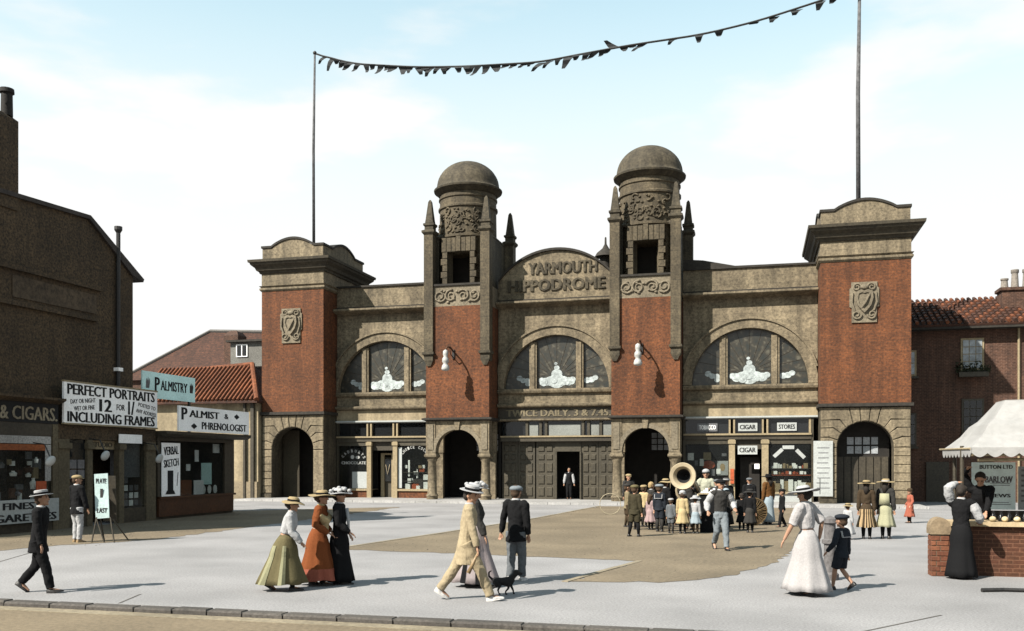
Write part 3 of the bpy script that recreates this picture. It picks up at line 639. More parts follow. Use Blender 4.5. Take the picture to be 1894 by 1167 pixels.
goods('chocolate_box', 'small box or packet on show in the right chocolate shop window', 'box', 'goods in the right chocolate window',
      [(-18.9+.17*i+rnd.uniform(-.04,.04), .6+rnd.choice((0,.35,.8,1.15)), rnd.uniform(.1,.22), rnd.uniform(.15,.35), rnd.choice((PK,PK,ORANGE,PK,TAN)), rnd.choice('bbj')) for i in range(9)] +
      [(-18.0,1.55,.3,.28,ORANGE,'b'),(-18.4,.6,.4,.3,ORANGE,'b'),(-18.85,.6,.3,.3,PK,'b'),(-17.7,.6,.35,.4,PK,'b'),(-18.3,1.2,.12,.5,PK,'j'),(-17.75,1.1,.3,.3,PK,'b'),(-18.75,1.3,.1,.9,PK,'c')])
for zz in (1.02, 1.5): MB().box(-19.3, -17.32, YB+.02, YB+.45, zz, zz+.03).build('shelf', WOODD, S1)
MB().box(-19.34, -19.12, YB-.04, YB-.025, .65, 2.9).build('side_blind', WHITE_SUN, S1)
# cigar shop: signs and goods
def board(name, label, x0, x1, y, z0, z1, m, txt=None, tm=None, th=.03, bold=.03, frame=None, hgt=.55, wd=.84):
    t = thing(name, label, 'sign', ((x0+x1)/2, y, z0))
    MB().box(x0, x1, y, y+th, z0, z1).build('panel', m, t)
    if txt: lettering(txt, (x1-x0)*wd, (z1-z0)*hgt, ((x0+x1)/2, y-.004, (z0+z1)/2), 'S', tm or BLACK, t, bold)
    return t
board('shop_sign', 'white CIGAR sign in the fanlight above the shop door', -.92, .02, YB-.02, 3.66, 4.07, WHITE_SUN, 'CIGAR')
board('shop_sign', 'white STORES sign in the fanlight right of the cigar shop door', .98, 1.92, YB-.02, 3.66, 4.07, WHITE_SUN, 'STORES')
board('shop_sign', 'faded grey sign in the left fanlight of the cigar shop', -2.95, -1.95, YB-.02, 3.66, 4.07, GREYG, 'TOBACCO', WHITE)
board('shop_sign', 'white CIGAR sign hanging over the cigar shop doorway', -.94, .02, YB-.16, 2.48, 2.92, WHITE_SUN, 'CIGAR')
for k, (cx_, cz_, an) in enumerate(((1.03,2.55,.75),(1.52,2.83,0),(2.1,2.5,-.8))):
    o = MB().box(-.28, .28, -.008, .0, -.09, .09); o.xf(Matrix.Translation((cx_, YB-.03, cz_)) @ Matrix.Rotation(-an, 4, 'Y'))
    tag(o.build('price_card', WHITE_SUN), ['white card slanting up at left of the cigar window arch','level white card at top of the cigar window arch','white card slanting down at right of the cigar window arch'][k], 'card')
it = []
for row, (z, n) in enumerate(((1.75,12),(1.45,10))):
    for i in range(n): it.append((.75+i*1.75/n+rnd.uniform(-.04,.04), z+.03, rnd.uniform(.09,.2), rnd.uniform(.1,.28) if row == 0 else .16, rnd.choice((PK,PK,ORANGE,TAN,PK)), rnd.choice('bbj')))
for i in range(9): it.append((.8+i*.21, .62, rnd.uniform(.15,.26), rnd.uniform(.3,.62), rnd.choice((PK,PK,PK,TAN)), 'b'))
goods('cigar_box', 'small tobacco packet or box on show in the right cigar shop window', 'box', 'goods in the right cigar window', it)
for zz in (1.42, 1.75): MB().box(.58, 2.6, YB+.02, YB+.5, zz, zz+.03).build('shelf', ORANGE if zz < 1.6 else WOODD, S3)
it = [(-3.3+i*.28, 1.7+rnd.uniform(-.4,.7), rnd.uniform(.15,.4), rnd.uniform(.15,.4), rnd.choice((GREYG,PK,TAN,GREYG)), 'c') for i in range(7)]
goods('window_print', 'small grey print pinned inside the left cigar shop window', 'print', 'prints in the left cigar window', it)
tag(MB().prism(arc(-2.4,1.95,.33,.22,0,2*PI,16)[:-1], YB+.2, YB+.22).build('window_print', ORANGE), 'orange red poster behind the left cigar shop window', 'poster')
t = thing('window_print', 'white framed portrait print behind the left cigar shop window', 'print', (-1.7, YB+.1, 1.4))
MB().box(-1.97, -1.42, YB+.1, YB+.12, 1.42, 2.15).build('card', WHITE_SUN, t); MB().prism(arc(-1.7,1.82,.13,.2,0,2*PI,14)[:-1], YB+.09, YB+.099).build('portrait', TAN, t)
tag(MB().box(-1.3, -1.12, YB-.3, YB-.16, 1.0, 1.75).build('vending_box', ORANGE), 'orange red enamel machine fixed to the post by the cigar shop door', 'machine')
tag(MB().box(-.12, .12, YB-.05, YB-.03, 1.75, 2.0).build('small_notice', WHITE), 'small square white notice at the cigar shop doorway', 'notice')
# centre entrance
e = fascia(-13.55, -7.18, B2, WOODD)
lettering('TWICE DAILY. 3 & 7.45.', 5.7, .36, (-10.25, YB-.065, 4.72), 'S', mat('faded_gilt', (0.2,0.165,0.105)), B2, .03, .02)
ENT = MB().box(-13.4, -7.2, YB-.1, YB+.1, 3.2, 3.48).build('entrance_front', WOODD, HIP)
MB().box(-13.4, -7.2, YB-.16, YB-.105, 3.42, 3.5).build('transom_ledge', CREAMW, ENT)
for xx in (-11.95, -11.2, -10.9, -8.9, -8.6, -7.95): MB().box(xx-.07, xx+.07, YB-.05, YB+.05, 3.485, 4.275).build('mullion', WOODO, ENT)
MB().box(-13.4, -7.2, YB+.06, YB+.08, 3.485, 4.275).build('transom_pane', GLASSD, ENT)
for a, b in ((-11.85,-11.35),(-10.75,-9.05),(-8.5,-8.05),(-7.85,-7.3)): MB().box(a, b, YB+.03, YB+.045, 3.5, 4.1).build('blind', mat('grey_blind', (0.26,0.27,0.25), var=.2), ENT)
def panel_door(x0, x1):
    d = MB().box(x0+.01, x1-.01, YB+.2, YB+.28, GZ, 3.19).build('door', WOODO, ENT)
    n = 2; wv = (x1-x0-.16)/n
    for i in range(n):
        for z0_, z1_ in ((.25,.75),(.9,1.4),(1.55,2.05),(2.2,2.5),(2.65,3.0)):
            xa = x0+.08+i*wv+.05; MB().cbox(xa, xa+wv-.1, YB+.15, YB+.199, z0_, z1_, .04).build('door_panel', WOODO, d)
for a, b in ((-13.4,-12.5),(-12.5,-11.55),(-11.5,-10.45),(-9.05,-8.1),(-8.1,-7.2)): panel_door(a, b)
MB().box(-10.45, -9.05, YB+.15, YB+.28, 2.66, 3.19).build('door_head', WOODO, ENT)
for xx in (-10.43,-9.1): MB().box(xx, xx+.08, YB+.1, YB+.28, GZ, 2.655).build('door_frame', WOODO, ENT)
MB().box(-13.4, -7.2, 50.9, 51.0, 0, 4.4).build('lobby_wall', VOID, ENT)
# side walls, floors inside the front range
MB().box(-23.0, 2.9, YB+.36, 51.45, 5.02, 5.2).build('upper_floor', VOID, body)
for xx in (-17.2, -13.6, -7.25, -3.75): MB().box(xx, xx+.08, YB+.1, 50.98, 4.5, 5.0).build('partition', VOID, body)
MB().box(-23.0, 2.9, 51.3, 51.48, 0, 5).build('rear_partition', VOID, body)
# poster board beside the right arch
t = thing('poster_board', 'tall white bill board leaning on the pier right of the cigar shop', 'poster', (3.1, YF-.1, 0))
MB().box(2.62, 3.5, YF-.12, YF-.06, .45, 3.1).build('board', WHITE_SUN, t)
for i in range(9): MB().box(2.75+rnd.uniform(0,.1), 3.38-rnd.uniform(0,.2), YF-.126, YF-.121, 2.75-i*.24, 2.79-i*.24).build('print_line', GREYG, t)
MB().box(2.9, 2.93, YF-.127, YF-.121, .55, 1.3).build('print_rule', BLACK, t)

# ================================================================ FLAGPOLES AND BUNTING
def flagpole(x, y, z0, z1, r, lab):
    t = thing('flagpole', lab, 'flagpole', (x, y, z0))
    MB().tube([(x,y,z0-.6),(x-.02,y,(z0+z1)/2),(x+.06,y,z1)], [r, r*.9, r*.65], 10).build('pole', mat('weathered_pole', (0.10,0.10,0.105), var=.5, scale=5), t, smooth=True)
    MB().ell((x+.06,y,z1+.05), (r*1.3,r*1.3,r*1.3), 10, 6).build('finial', IRON, t, smooth=True)
flagpole(-23.9, 47.5, 14.2, 24.85, .085, 'tall thin flagpole rising from the left end tower')
flagpole(4.75, 47.9, 14.4, 25.4, .11, 'tall flagpole rising out of the picture from the right end tower')
bt = thing('bunting', 'sagging string of small dark flags slung between the two flagpoles', 'bunting', (-10, 47.5, 24))
cp = [(-23.82,24.87),(-21.63,24.06),(-17.83,23.46),(-15.07,23.2),(-10.93,22.98),(-9.2,23.13),(-6.4,23.33),(-2.61,23.46),(0,23.8),(3.29,24.5),(4.75,24.9)]
def cord_at(x):
    for a, b in zip(cp[:-1], cp[1:]):
        if a[0] <= x <= b[0]: return a[1]+(b[1]-a[1])*(x-a[0])/(b[0]-a[0])
    return cp[-1][1]
sm = [(-23.82+28.57*i/60) for i in range(61)]
MB().tube([(x, 47.5, sum(cord_at(max(-23.82,min(4.75,x+d))) for d in (-.8,-.4,0,.4,.8))/5 if 0 < i < 60 else cord_at(x)) for i, x in enumerate(sm)], .05, 6).build('cord', IRON, bt)
FL = mat('dark_flag_cloth', (0.03,0.033,0.036), var=.5)
x = -23.2
while x < 4.2:
    dense = x < -6
    ln = rnd.uniform(.4,.95) if dense else rnd.uniform(.3,.8)
    z = cord_at(x)-.02; dirx = rnd.uniform(-.25,.9)*ln*(.9); up = -1
    if rnd.random() < .06: up = 1
    if rnd.random() < .12: ln *= 1.5
    zz = z+up*ln*rnd.uniform(.3,.62); wv = rnd.uniform(.14,.3)
    rings = []
    for k in range(4):
        tt = k/3; wk = wv*(1-.75*tt)+.02; sw = .08*math.sin(k*1.7+x)
        px_ = x-dirx*tt; pz = z+(zz-z)*tt+.0
        rings.append([(px_-wk,47.5+sw-.012,pz+(cord_at(max(-23.8,px_-wk))-cord_at(px_))*.8),(px_+wk,47.5+sw-.012,pz),(px_+wk,47.5+sw+.012,pz),(px_-wk,47.5+sw+.012,pz)])
    MB().loft(rings).build('flag', FL, bt)
    x += rnd.uniform(.3,.62) if dense else rnd.uniform(.6,1.7)

# ================================================================ LEFT ROW OF SHOPS
XS = -20.8
HOUSE = thing('tall_house', 'tall dark brown house with sloping roof end and a chimney above the shops', 'house', (-24, 24, 0))
prof = [(19.6,3.0),(28.3,3.0),(28.3,8.55),(26.0,10.02),(23.1,9.95),(19.6,9.7)]
MB().prism(prof, -32, -21.2, 'x').build('wall', BRICK_DARK, HOUSE)
MB().prism([(28.15,8.62),(28.75,8.47),(28.8,8.58),(26.05,10.16),(19.5,9.85),(19.5,9.72),(26.0,10.03)], -32.1, -21.1, 'x').build('roof', mat('dark_slate', (0.055,0.045,0.04), var=.4, scale=5), HOUSE)
MB().rect([(-23.2,-21.15,21.3,23.0,9.5),(-23.2,-21.15,21.3,23.0,12.15),(-23.05,-21.3,21.45,22.75,12.3)]).build('chimney', BRICK_DARK, HOUSE)
for yy in (22.77, 22.2): MB().lathe(-21.35, yy, [(.17,12.25),(.16,12.9),(.21,12.93),(.2,13.05),(.13,13.05)], 12).build('chimney_pot', mat('black_pot', (0.02,0.018,0.016)), HOUSE, smooth='auto')
MB().prism([(19.6,7.72),(26.6,7.76),(26.6,7.92),(19.6,7.88)], -21.2, -21.08, 'x').prism([(19.6,6.66),(26.4,6.72),(26.4,6.86),(19.6,6.8)], -21.2, -21.08, 'x').build('wall_band', BRICK_DARK, HOUSE)
MB().prism([(22.8,6.95),(26.4,6.98),(26.4,7.6),(22.8,7.6)], -21.2, -21.17, 'x').build('faded_sign_panel', mat('faded_wall_paint', (0.09,0.064,0.04), var=.6, scale=6), HOUSE)
MB().tube([(-21.1,27.4,4.2),(-21.1,27.4,9.3),(-21.1,27.4,9.95)], .07, 8).lathe(-21.1,27.4,[(.07,9.9),(.13,10.0),(.13,10.12),(.05,10.12)],10).build('drain_pipe', IRON, HOUSE)
MB().box(-21.19,-21.0,27.28,27.52,5.18,5.3).build('pipe_bracket', WHITE, HOUSE)
# cigar and souvenir shop
CIG = thing('corner_shop', 'dark shop with a black lettered fascia and crowded window beneath the tall brown house', 'shop', (XS, 22, 0))
MB().box(-30, XS-1.9, 19.6, 24.2, 0, 2.98).build('wall', BRICK_DARK, CIG)
MB().box(XS-.25, XS, 19.6, 24.22, 3.24, 3.84).build('fascia', BLACK, CIG)
MB().rect([(XS-1.2,XS+.02,19.55,24.25,3.845),(XS-1.2,XS+.25,19.55,24.28,3.95),(XS-1.2,XS+.25,19.55,24.28,4.02)]).build('cornice', BRICK_DARK, CIG)
lettering('S & CIGARS.', 2.62, .40, (XS+.012, 22.86, 3.52), 'E', mat('tan_letter', (0.30,0.255,0.18)), CIG, .02, .012)
MB().box(XS-1.9, XS-.02, 19.6, 24.2, 2.86, 3.235).build('window_head', WOODD, CIG)
MB().box(XS-.3, XS, 24.0, 24.22, 0, 3.23).build('pilaster', mat('drab_pilaster', (0.13,0.105,0.065), var=.35), CIG)
MB().box(XS-.25, XS-.02, 19.6, 24.0, 0, .55).build('stall_riser', WOODD, CIG)
MB().box(XS-.08, XS-.07, 19.6, 24.0, .56, 2.85).build('shop_pane', GLASS, CIG)
MB().box(XS-1.85, XS-.26, 19.6, 24.0, .5, .56).build('display_floor', WOODD, CIG)
MB().box(XS-.05, XS-.03, 19.6, 23.95, 2.62, 2.85).build('lace_pelmet', mat('grey_lace', (0.40,0.39,0.37), var=.45, scale=18), CIG)
MB().box(XS-.05, XS-.035, 19.6, 23.85, 2.42, 2.6).build('orange_valance', mat('rust_valance', (0.30,0.09,0.03), var=.4), CIG)
MB().box(XS-.05, XS-.03, 23.72, 23.95, 1.5, 2.6).build('lace_edge', MATS['grey_lace'], CIG)
cols = [PK, PK, PK, GREYG, mat('brown_packet', (0.14,0.06,0.03)), GREYG, PK, TAN, WOODB]
for i in range(44):
    yy = rnd.uniform(20.9,23.7); z = .6+rnd.random()*1.6; h = rnd.uniform(.12,.35); wv = rnd.uniform(.1,.3); m_ = rnd.choice(cols); dx = rnd.uniform(.1,.3)
    o = MB().box(XS-dx-.06, XS-dx, yy-wv/2, yy+wv/2, z, z+h) if i % 3 else MB().lathe(XS-dx, yy, [(wv*.4,z),(wv*.5,z+h*.6),(wv*.2,z+h*.8),(wv*.25,z+h)], 9)
    tag(o.build('souvenir', m_), 'small souvenir or packet in the crowded window under the cigars fascia', 'souvenir', 'goods in the cigars fascia window')
tag(MB().box(XS-.05, XS-.02, 23.35, 23.75, .95, 1.5).build('red_card', ORANGE), 'orange red card at the right end of the cigars fascia window', 'card')
def globe_lamp(yy, z, lab):
    t = thing('shop_lamp', lab, 'lamp', (XS, yy, z))
    o = MB().ell((0,0,0), (.07,.22,.14), 16, 8); o.xf(Matrix.Translation((XS+.6,yy,z)) @ Matrix.Rotation(.5,4,'X')); o.build('reflector', WHITEB, t, smooth=True)
    MB().tube([(XS,yy,z+.55),(XS+.4,yy,z+.5),(XS+.6,yy,z+.1)], .02, 6).build('bracket', IRON, t)
globe_lamp(23.2, 2.1, 'white oval lamp hanging before the cigars fascia window'); globe_lamp(25.6, 2.28, 'white oval lamp left of the portrait studio doorway'); globe_lamp(28.4, 2.2, 'cream oval lamp on the pilaster beside the striped booth window')
# white advertisement boards below the window
t = thing('advertisement_board', 'white board lettered for cigarettes leaning under the cigars window behind the walking man', 'sign', (XS+.2, 22.3, 0))
MB().box(XS+.12, XS+.17, 20.6, 24.05, .3, .98).build('board', WHITE_SUN, t)
lettering('FINEST', 1.5, .2, (XS+.178, 22.6, .8), 'E', BLACK, t, .028); lettering('CIGARETTES', 2.9, .22, (XS+.178, 22.5, .46), 'E', BLACK, t, .028)
# portrait studio
POR = thing('portrait_studio', 'portrait studio shop front with dark doorway and cream pilasters', 'shop', (XS, 26.6, 0))
MB().box(-28, XS-1.5, 24.24, 29.1, 0, 3.25).build('wall', BRICK_DARK, POR)
MB().box(XS-1.5, XS-.05, 24.24, 29.1, 2.8, 3.25).build('lintel', BRICK_DARK, POR)
PIL = MATS['drab_pilaster']
for a, b in ((24.26,24.75),(25.55,25.8),(27.1,27.35),(28.55,29.08)):
    MB().box(XS-.25, XS-.03, a, b, 0, 2.795).build('pilaster', PIL, POR)
    MB().box(XS-.28, XS+.04, a-.04, b+.04, 2.5, 2.68).build('capital', PIL, POR)
MB().box(XS-.3, XS-.06, 24.76, 25.54, 0, .7).build('stall_riser', WOODD, POR); MB().box(XS-.3, XS-.06, 27.36, 28.54, 0, .5).build('stall_riser', WOODD, POR)
MB().box(XS-.12, XS-.11, 24.76, 25.54, .71, 2.79).build('window_pane', GLASSD, POR); MB().box(XS-.12, XS-.11, 27.36, 28.54, .51, 2.79).build('window_pane', GLASS, POR)
MB().box(XS-.3, XS-.2, 25.81, 27.09, 2.5, 2.79).build('door_head', CREAMW, POR)
lettering('STUDIO', 1.0, .16, (XS-.19, 26.45, 2.65), 'E', WOODD, POR, .02, .008)
MB().box(XS-1.45, XS-1.4, 25.8, 27.1, 0, 2.5).build('door', VOID, POR)
MB().box(XS-.6, XS-.3, 27.36, 28.54, 1.55, 2.75).build('grey_blind', mat('grey_net', (0.20,0.20,0.21), var=.35, scale=16), POR)
for i in range(14):
    a = 27.42+(i % 4)*.28; z = .56+(i//4)*.26
    tag(MB().box(XS-.32, XS-.3, a, a+.2, z, z+.2).build('photograph', rnd.choice((GREYG, PK, GREYG))), 'small grey photograph in the rows of the right portrait studio window', 'photograph', 'photographs in the right studio window')
for i in range(4): tag(MB().box(XS-.09, XS-.07, 24.8+.36*(i % 2), 25.1+.36*(i % 2), 1.55+.32*(i//2), 1.83+.32*(i//2)).build('photograph', GREYG), 'pale photograph pinned in the narrow left window of the portrait studio', 'photograph', 'photographs in the left studio window')
tag(MB().box(XS+.02, XS+.05, 27.0, 28.2, 2.72, 3.02).build('notice', WHITE), 'small white notice under the right end of the portraits sign', 'sign')
t = thing('portraits_sign', 'big white sign reading PERFECT PORTRAITS 12 for 1/- INCLUDING FRAMES', 'sign', (XS, 26.7, 3.27))
MB().box(XS+.03, XS+.1, 24.35, 28.98, 3.27, 4.6).build('panel', WHITE, t)
MB().prism([(24.33,3.25),(29.0,3.25),(29.0,3.30),(24.33,3.30)], XS+.02, XS+.115, 'x').prism([(24.33,4.57),(29.0,4.57),(29.0,4.62),(24.33,4.62)], XS+.02, XS+.115, 'x').build('frame', CREAMW, t)
XL = XS+.104
lettering('PERFECT PORTRAITS', 4.35, .33, (XL,26.66,4.36), 'E', BLACK, t, .03); lettering('INCLUDING FRAMES', 4.35, .33, (XL,26.66,3.50), 'E', BLACK, t, .03)
lettering('12', .62, .4, (XL,26.25,3.93), 'E', BLACK, t, .03); lettering('FOR', .42, .2, (XL,27.0,3.91), 'E', BLACK, t, .02); lettering('1/', .34, .46, (XL,27.55,3.92), 'E', BLACK, t, .028)
lettering('DAY OR NIGHT', 1.15, .14, (XL,25.2,4.02), 'E', BLACK, t, .01, tilt=.1); lettering('WET OR FINE', .95, .14, (XL,25.25,3.80), 'E', BLACK, t, .01, tilt=.1)
lettering('POSTED TO', .95, .13, (XL,28.4,4.02), 'E', BLACK, t, .01, tilt=-.12); lettering('ANY ADDRESS', 1.1, .13, (XL,28.35,3.80), 'E', BLACK, t, .01, tilt=-.12)
# palmist booth
BO = thing('palmist_booth', 'low wooden palmist booth with brown base and large glazed window', 'booth', (XS, 32, 0))
MB().box(XS-2.6, XS-.12, 29.14, 34.3, 0, .1).box(XS-2.6, XS-2.5, 29.14, 34.3, .1, 3.0).box(XS-2.5, XS-.12, 34.2, 34.3, .1, 3.0).box(XS-2.5, XS-.12, 29.14, 29.24, .1, 3.0).build('walls', WOODD, BO)
MB().rect([(XS-2.7,XS+.3,29.1,34.75,3.0),(XS-2.7,XS+.4,29.1,34.85,3.1),(XS-2.7,XS+.4,29.1,34.85,3.2)]).build('roof', WOODD, BO)
MB().box(XS-.2, XS-.02, 29.25, 34.19, .1, .74).build('base_panel', WOODB, BO)
MB().box(XS-.25, XS+.06, 29.25, 34.25, .745, .82).build('sill', WOODB, BO)
MB().box(XS-.1, XS-.09, 29.3, 33.5, .825, 2.85).build('window_pane', GLASS, BO)
for a, b in ((29.15,29.3),(33.5,34.2)): MB().box(XS-.2, XS, a, b, .825, 2.85).build('post', WOODD, BO)
MB().box(XS-.2, XS, 29.15, 34.2, 2.855, 2.998).build('head_rail', WOODD, BO)
t = thing('sketch_poster', 'tall white poster with a giant number 1 in the palmist booth window', 'poster', (XS, 30, .8))
MB().box(XS+.0, XS+.03, 29.35, 30.45, .83, 2.78).build('sheet', WHITE, t)
lettering('VERBAL', .9, .3, (XS+.034,29.9,2.5), 'E', BLACK, t, .03, tilt=.06); lettering('SKETCH', .9, .28, (XS+.034,29.9,2.05), 'E', BLACK, t, .03, tilt=.1); lettering('1', .34, .78, (XS+.034,29.85,1.38), 'E', BLACK, t, .028); lettering('/', .1, .5, (XS+.034,30.28,1.45), 'E', BLACK, t, .01)
MB().prism([(29.55,.9),(30.15,.9),(30.05,1.04),(29.65,1.04)], XS+.03, XS+.038, 'x').build('numeral_foot', BLACK, t)
for k, (a, b, z0_, z1_, m_, lab) in enumerate(((30.65,31.4,.83,1.4,mat('rust_card',(0.25,0.075,0.025)),'rust brown card standing at left in the palmist booth window'),(31.6,32.25,.83,1.38,WHITE,'grey white card standing in the middle of the palmist booth window'),
        (32.15,32.85,1.2,2.05,PALEBLUE,'pale blue card with a dark hand leaning in the palmist booth window'),(31.2,31.45,1.75,2.0,WHITE,'small white square card high in the palmist booth window'),(33.05,33.5,2.45,2.8,WHITE,'white square card at the top right corner of the palmist booth window'),
        (31.85,32.1,2.1,2.55,WHITE,'narrow white card hanging by the lamp in the palmist booth window'))):
    tag(MB().box(XS-.14-.03*k, XS-.12-.03*k, a, b, z0_, z1_).build('window_card', m_), lab, 'card')
for k in range(3):
    tag(MB().prism(arc(32.4+k*.4,1.0,.13,.17,0,2*PI,12)[:-1], XS-.26, XS-.24, 'x').build('oval_portrait', PK), 'small oval portrait in the row at the foot of the palmist booth window', 'portrait', 'oval portraits in the booth window')
t = thing('palmist_sign', 'white sign reading PALMIST & PHRENOLOGIST over the booth window', 'sign', (XS+.4, 32.4, 3.2))
MB().box(XS+.42, XS+.48, 29.7, 34.55, 3.22, 4.14).build('panel', WHITE, t)
XL = XS+.484
lettering('P', .38, .45, (XL,30.05,3.86), 'E', BLACK, t, .03); lettering('ALMIST', 2.0, .27, (XL,31.35,3.88), 'E', BLACK, t, .028); lettering('&', .3, .2, (XL,32.85,3.88), 'E', BLACK, t, .02)
lettering('PHRENOLOGIST', 3.2, .28, (XL,32.75,3.46), 'E', BLACK, t, .028)
for yy, zz in ((33.6,3.9),(30.65,3.42)): MB().prism([(yy-.2,zz),(yy,zz-.11),(yy+.2,zz),(yy,zz+.11)], XL-.003, XL+.004, 'x').build('diamond', BLACK, t)
t = thing('palmistry_sign', 'pale blue PALMISTRY sign standing high behind the two white signs', 'sign', (XS-.3, 30.1, 4.2))
MB().box(XS-.25, XS-.2, 28.55, 31.75, 4.38, 5.32).build('panel', PALEBLUE, t)
lettering('P', .3, .5, (XS-.196,29.4,4.9), 'E', BLACK, t, .028); lettering('ALMISTRY', 1.65, .36, (XS-.196,30.42,4.88), 'E', BLACK, t, .025)
for yy in (28.85, 31.5): MB().prism([(yy-.1,4.72),(yy+.08,4.72),(yy+.13,4.95),(yy+.1,5.08),(yy+.05,4.97),(yy+.03,5.12),(yy-.03,4.98),(yy-.07,5.08),(yy-.1,4.95)], XS-.2, XS-.194, 'x').build('hand_emblem', IRON if yy > 30 else GREYG, t)
for yy in (28.8, 31.5): MB().box(XS-.33, XS-.26, yy-.05, yy+.05, 3.2, 5.2).build('post', WOODD, t)
# sandwich board
SB = thing('sandwich_board', 'tall pale blue sandwich board on trestle legs beside the man in white trousers', 'sign', (-16.3, 20.6, 0), R(20))
def tilt_box(mb, M, *a): b_ = MB().box(*a); b_.xf(M); mb.add(b_.v, b_.f)
mb = MB(); tilt_box(mb, Matrix.Rotation(R(-6),4,'X') @ Matrix.Rotation(R(-4),4,'Y'), -.17, .17, -.03, 0, .62, 1.78); mb.build('board', mat('sunlit_blue_board', (0.50,0.63,0.62), var=.14, scale=14), SB, local=True)  # pale blue toned down because this board stands in sun
mb = MB(); tilt_box(mb, Matrix.Translation((0,.3,0)) @ Matrix.Rotation(R(4),4,'X'), -.17, .17, .2, .22, .5, 1.7); mb.build('rear_board', WOODD, SB, local=True)
MB().tube([(-.17,-.02,.65),(-.26,-.12,0)], .02, 6).tube([(.17,-.02,.65),(.30,-.12,0)], .02, 6).tube([(-.15,.2,.6),(-.1,.35,0)], .02, 6).tube([(.15,.2,.6),(.5,.42,0)], .02, 6).tube([(-.17,-.03,.6),(.05,-.1,0)],.02,6).build('trestle', WOODD, SB, local=True)
for txt, z, w_, h in (('PLATE', 1.58, .26, .13), ('1', 1.23, .07, .3), ('LAST', .82, .26, .13)):
    o = lettering(txt, w_, h, (-.04*(z-1.2)-.08, -.045+.105*z, z) if False else (-z*math.tan(R(4))+.0, -.036+z*math.tan(R(6)), z), 'S', IRON, SB, .03, .006, local=True)

# ================================================================ COTTAGE AND HOUSES BEHIND
CO = thing('pantile_cottage', 'cream rendered cottage with an orange pantile hipped roof beside the left end tower', 'cottage', (-30, 47, 0))
MB().box(-34.5, -26.9, 46.7, 53, 0, 5.55).build('wall', CREAM, CO)
def roof_slope(name, A, B, C, D, m, parent, n, r=.07):
    """A-B eave, D-C ridge; n rolls run up the slope"""
    A, B, C, D = map(Vector, (A, B, C, D)); nn = (B-A).cross(D-A).normalized(); 
    if nn.z < 0: nn = -nn
    th = -nn*.12
    o = MB().add([A,B,C,D,A+th,B+th,C+th,D+th], [(0,1,2,3),(4,7,6,5),(0,4,5,1),(1,5,6,2),(2,6,7,3),(3,7,4,0)]).build(name, m, parent)
    return o, A, B, C, D, nn
ev = 5.5
roof = MB().add([(-34.7,46.3,ev),(-26.75,46.3,ev),(-26.75,53.2,ev),(-34.7,53.2,ev),(-28.6,49.0,7.75),(-34.0,49.6,7.5),(-34.7,46.3,ev-.12),(-26.75,46.3,ev-.12),(-26.75,53.2,ev-.12),(-34.7,53.2,ev-.12)],
     [(0,1,4,5),(1,2,4),(2,3,5,4),(3,0,5),(6,9,8,7),(0,6,7,1),(1,7,8,2),(2,8,9,3),(3,9,6,0)]).build('roof', TERRAD, CO)
A, B, C, D = Vector((-34.7,46.3,ev)), Vector((-26.75,46.3,ev)), Vector((-28.6,49.0,7.75)), Vector((-34.0,49.6,7.5))
n = 30
for i in range(n):
    t_ = (i+.5)/n; p = A+(B-A)*t_+Vector((0,-.04,.02))
    xr = p.x; 
    # roll climbs straight up the slope until the hip or ridge
    if xr > C.x: f = (B.x-xr)/(B.x-C.x)
    else: f = 1.0
    top = p+(Vector((p.x, C.y, C.z))-p)*f*.97
    MB().tube([p+Vector((0,0,.03)), (p+top)/2+Vector((0,0,.05)), top+Vector((0,0,.03))], .085, 6).build('tile_row', TERRA, roof)
MB().tube([B+Vector((0,0,.05)), C+Vector((0,0,.08))], .15, 8).tube([C+Vector((0,0,.08)), D+Vector((0,0,.08))], .14, 8).build('hip_tiles', TERRA, roof)
MB().box(-27.3,-27.1,46.55,46.68,0,5.4).box(-27.75,-27.62,46.55,46.68,0,5.4).build('drain_pipe', WOODD, CO)
MB().box(-34.5,-26.92,46.6,46.69,0,1.0).build('plinth', mat('dirty_cream', (0.27,0.215,0.14), var=.3), CO)
HB = thing('brown_roofed_house', 'large brown hipped roof rising behind the palmistry sign', 'house', (-41, 62, 0))
MB().box(-46, -34.5, 61.3, 70, 0, 8.4).build('wall', BRICK_O, HB)
MB().add([(-47,61,8.3),(-34.3,61,8.3),(-34.3,71,8.3),(-47,71,8.3),(-41.3,64.5,12.3),(-35.2,64.5,12.0)], [(0,1,5,4),(1,2,5),(2,3,4,5),(3,0,4),(3,2,1,0)]).build('roof', TERRAD, HB)
MB().tube([(-41.3,64.5,12.35),(-35.2,64.5,12.05)], .14, 6).tube([(-41.3,64.5,12.35),(-47,61,8.35)], .12, 6).build('ridge_tiles', mat('grey_lead', (0.14,0.13,0.12)), HB)
MB().rect([(-38.7,-37.5,62.2,63.4,8.5),(-38.7,-37.5,62.2,63.4,11.6),(-38.5,-37.7,62.4,63.2,11.9),(-38.3,-37.9,62.6,63.0,12.0)]).build('chimney', BRICK_O, HB)
DM = thing('rear_house', 'small grey roofed house with a sash window peeping beside the left end tower', 'house', (-36, 66, 0))
MB().box(-36.9, -33, 60.2, 60.9, 9.0, 10.75).build('wall', mat('grey_render', (0.16,0.155,0.14)), DM)
MB().box(-37.1, -33, 59.9, 61, 10.76, 10.9).build('roof', COPING, DM)
wn = MB().box(-36.4, -35.5, 60.12, 60.19, 9.7, 10.6).build('window', WHITE, DM)
for i in range(2): MB().box(-36.32+.42*i, -36.0+.42*i, 60.09, 60.118, 9.78, 10.52).build('pane', GLASSD, wn)

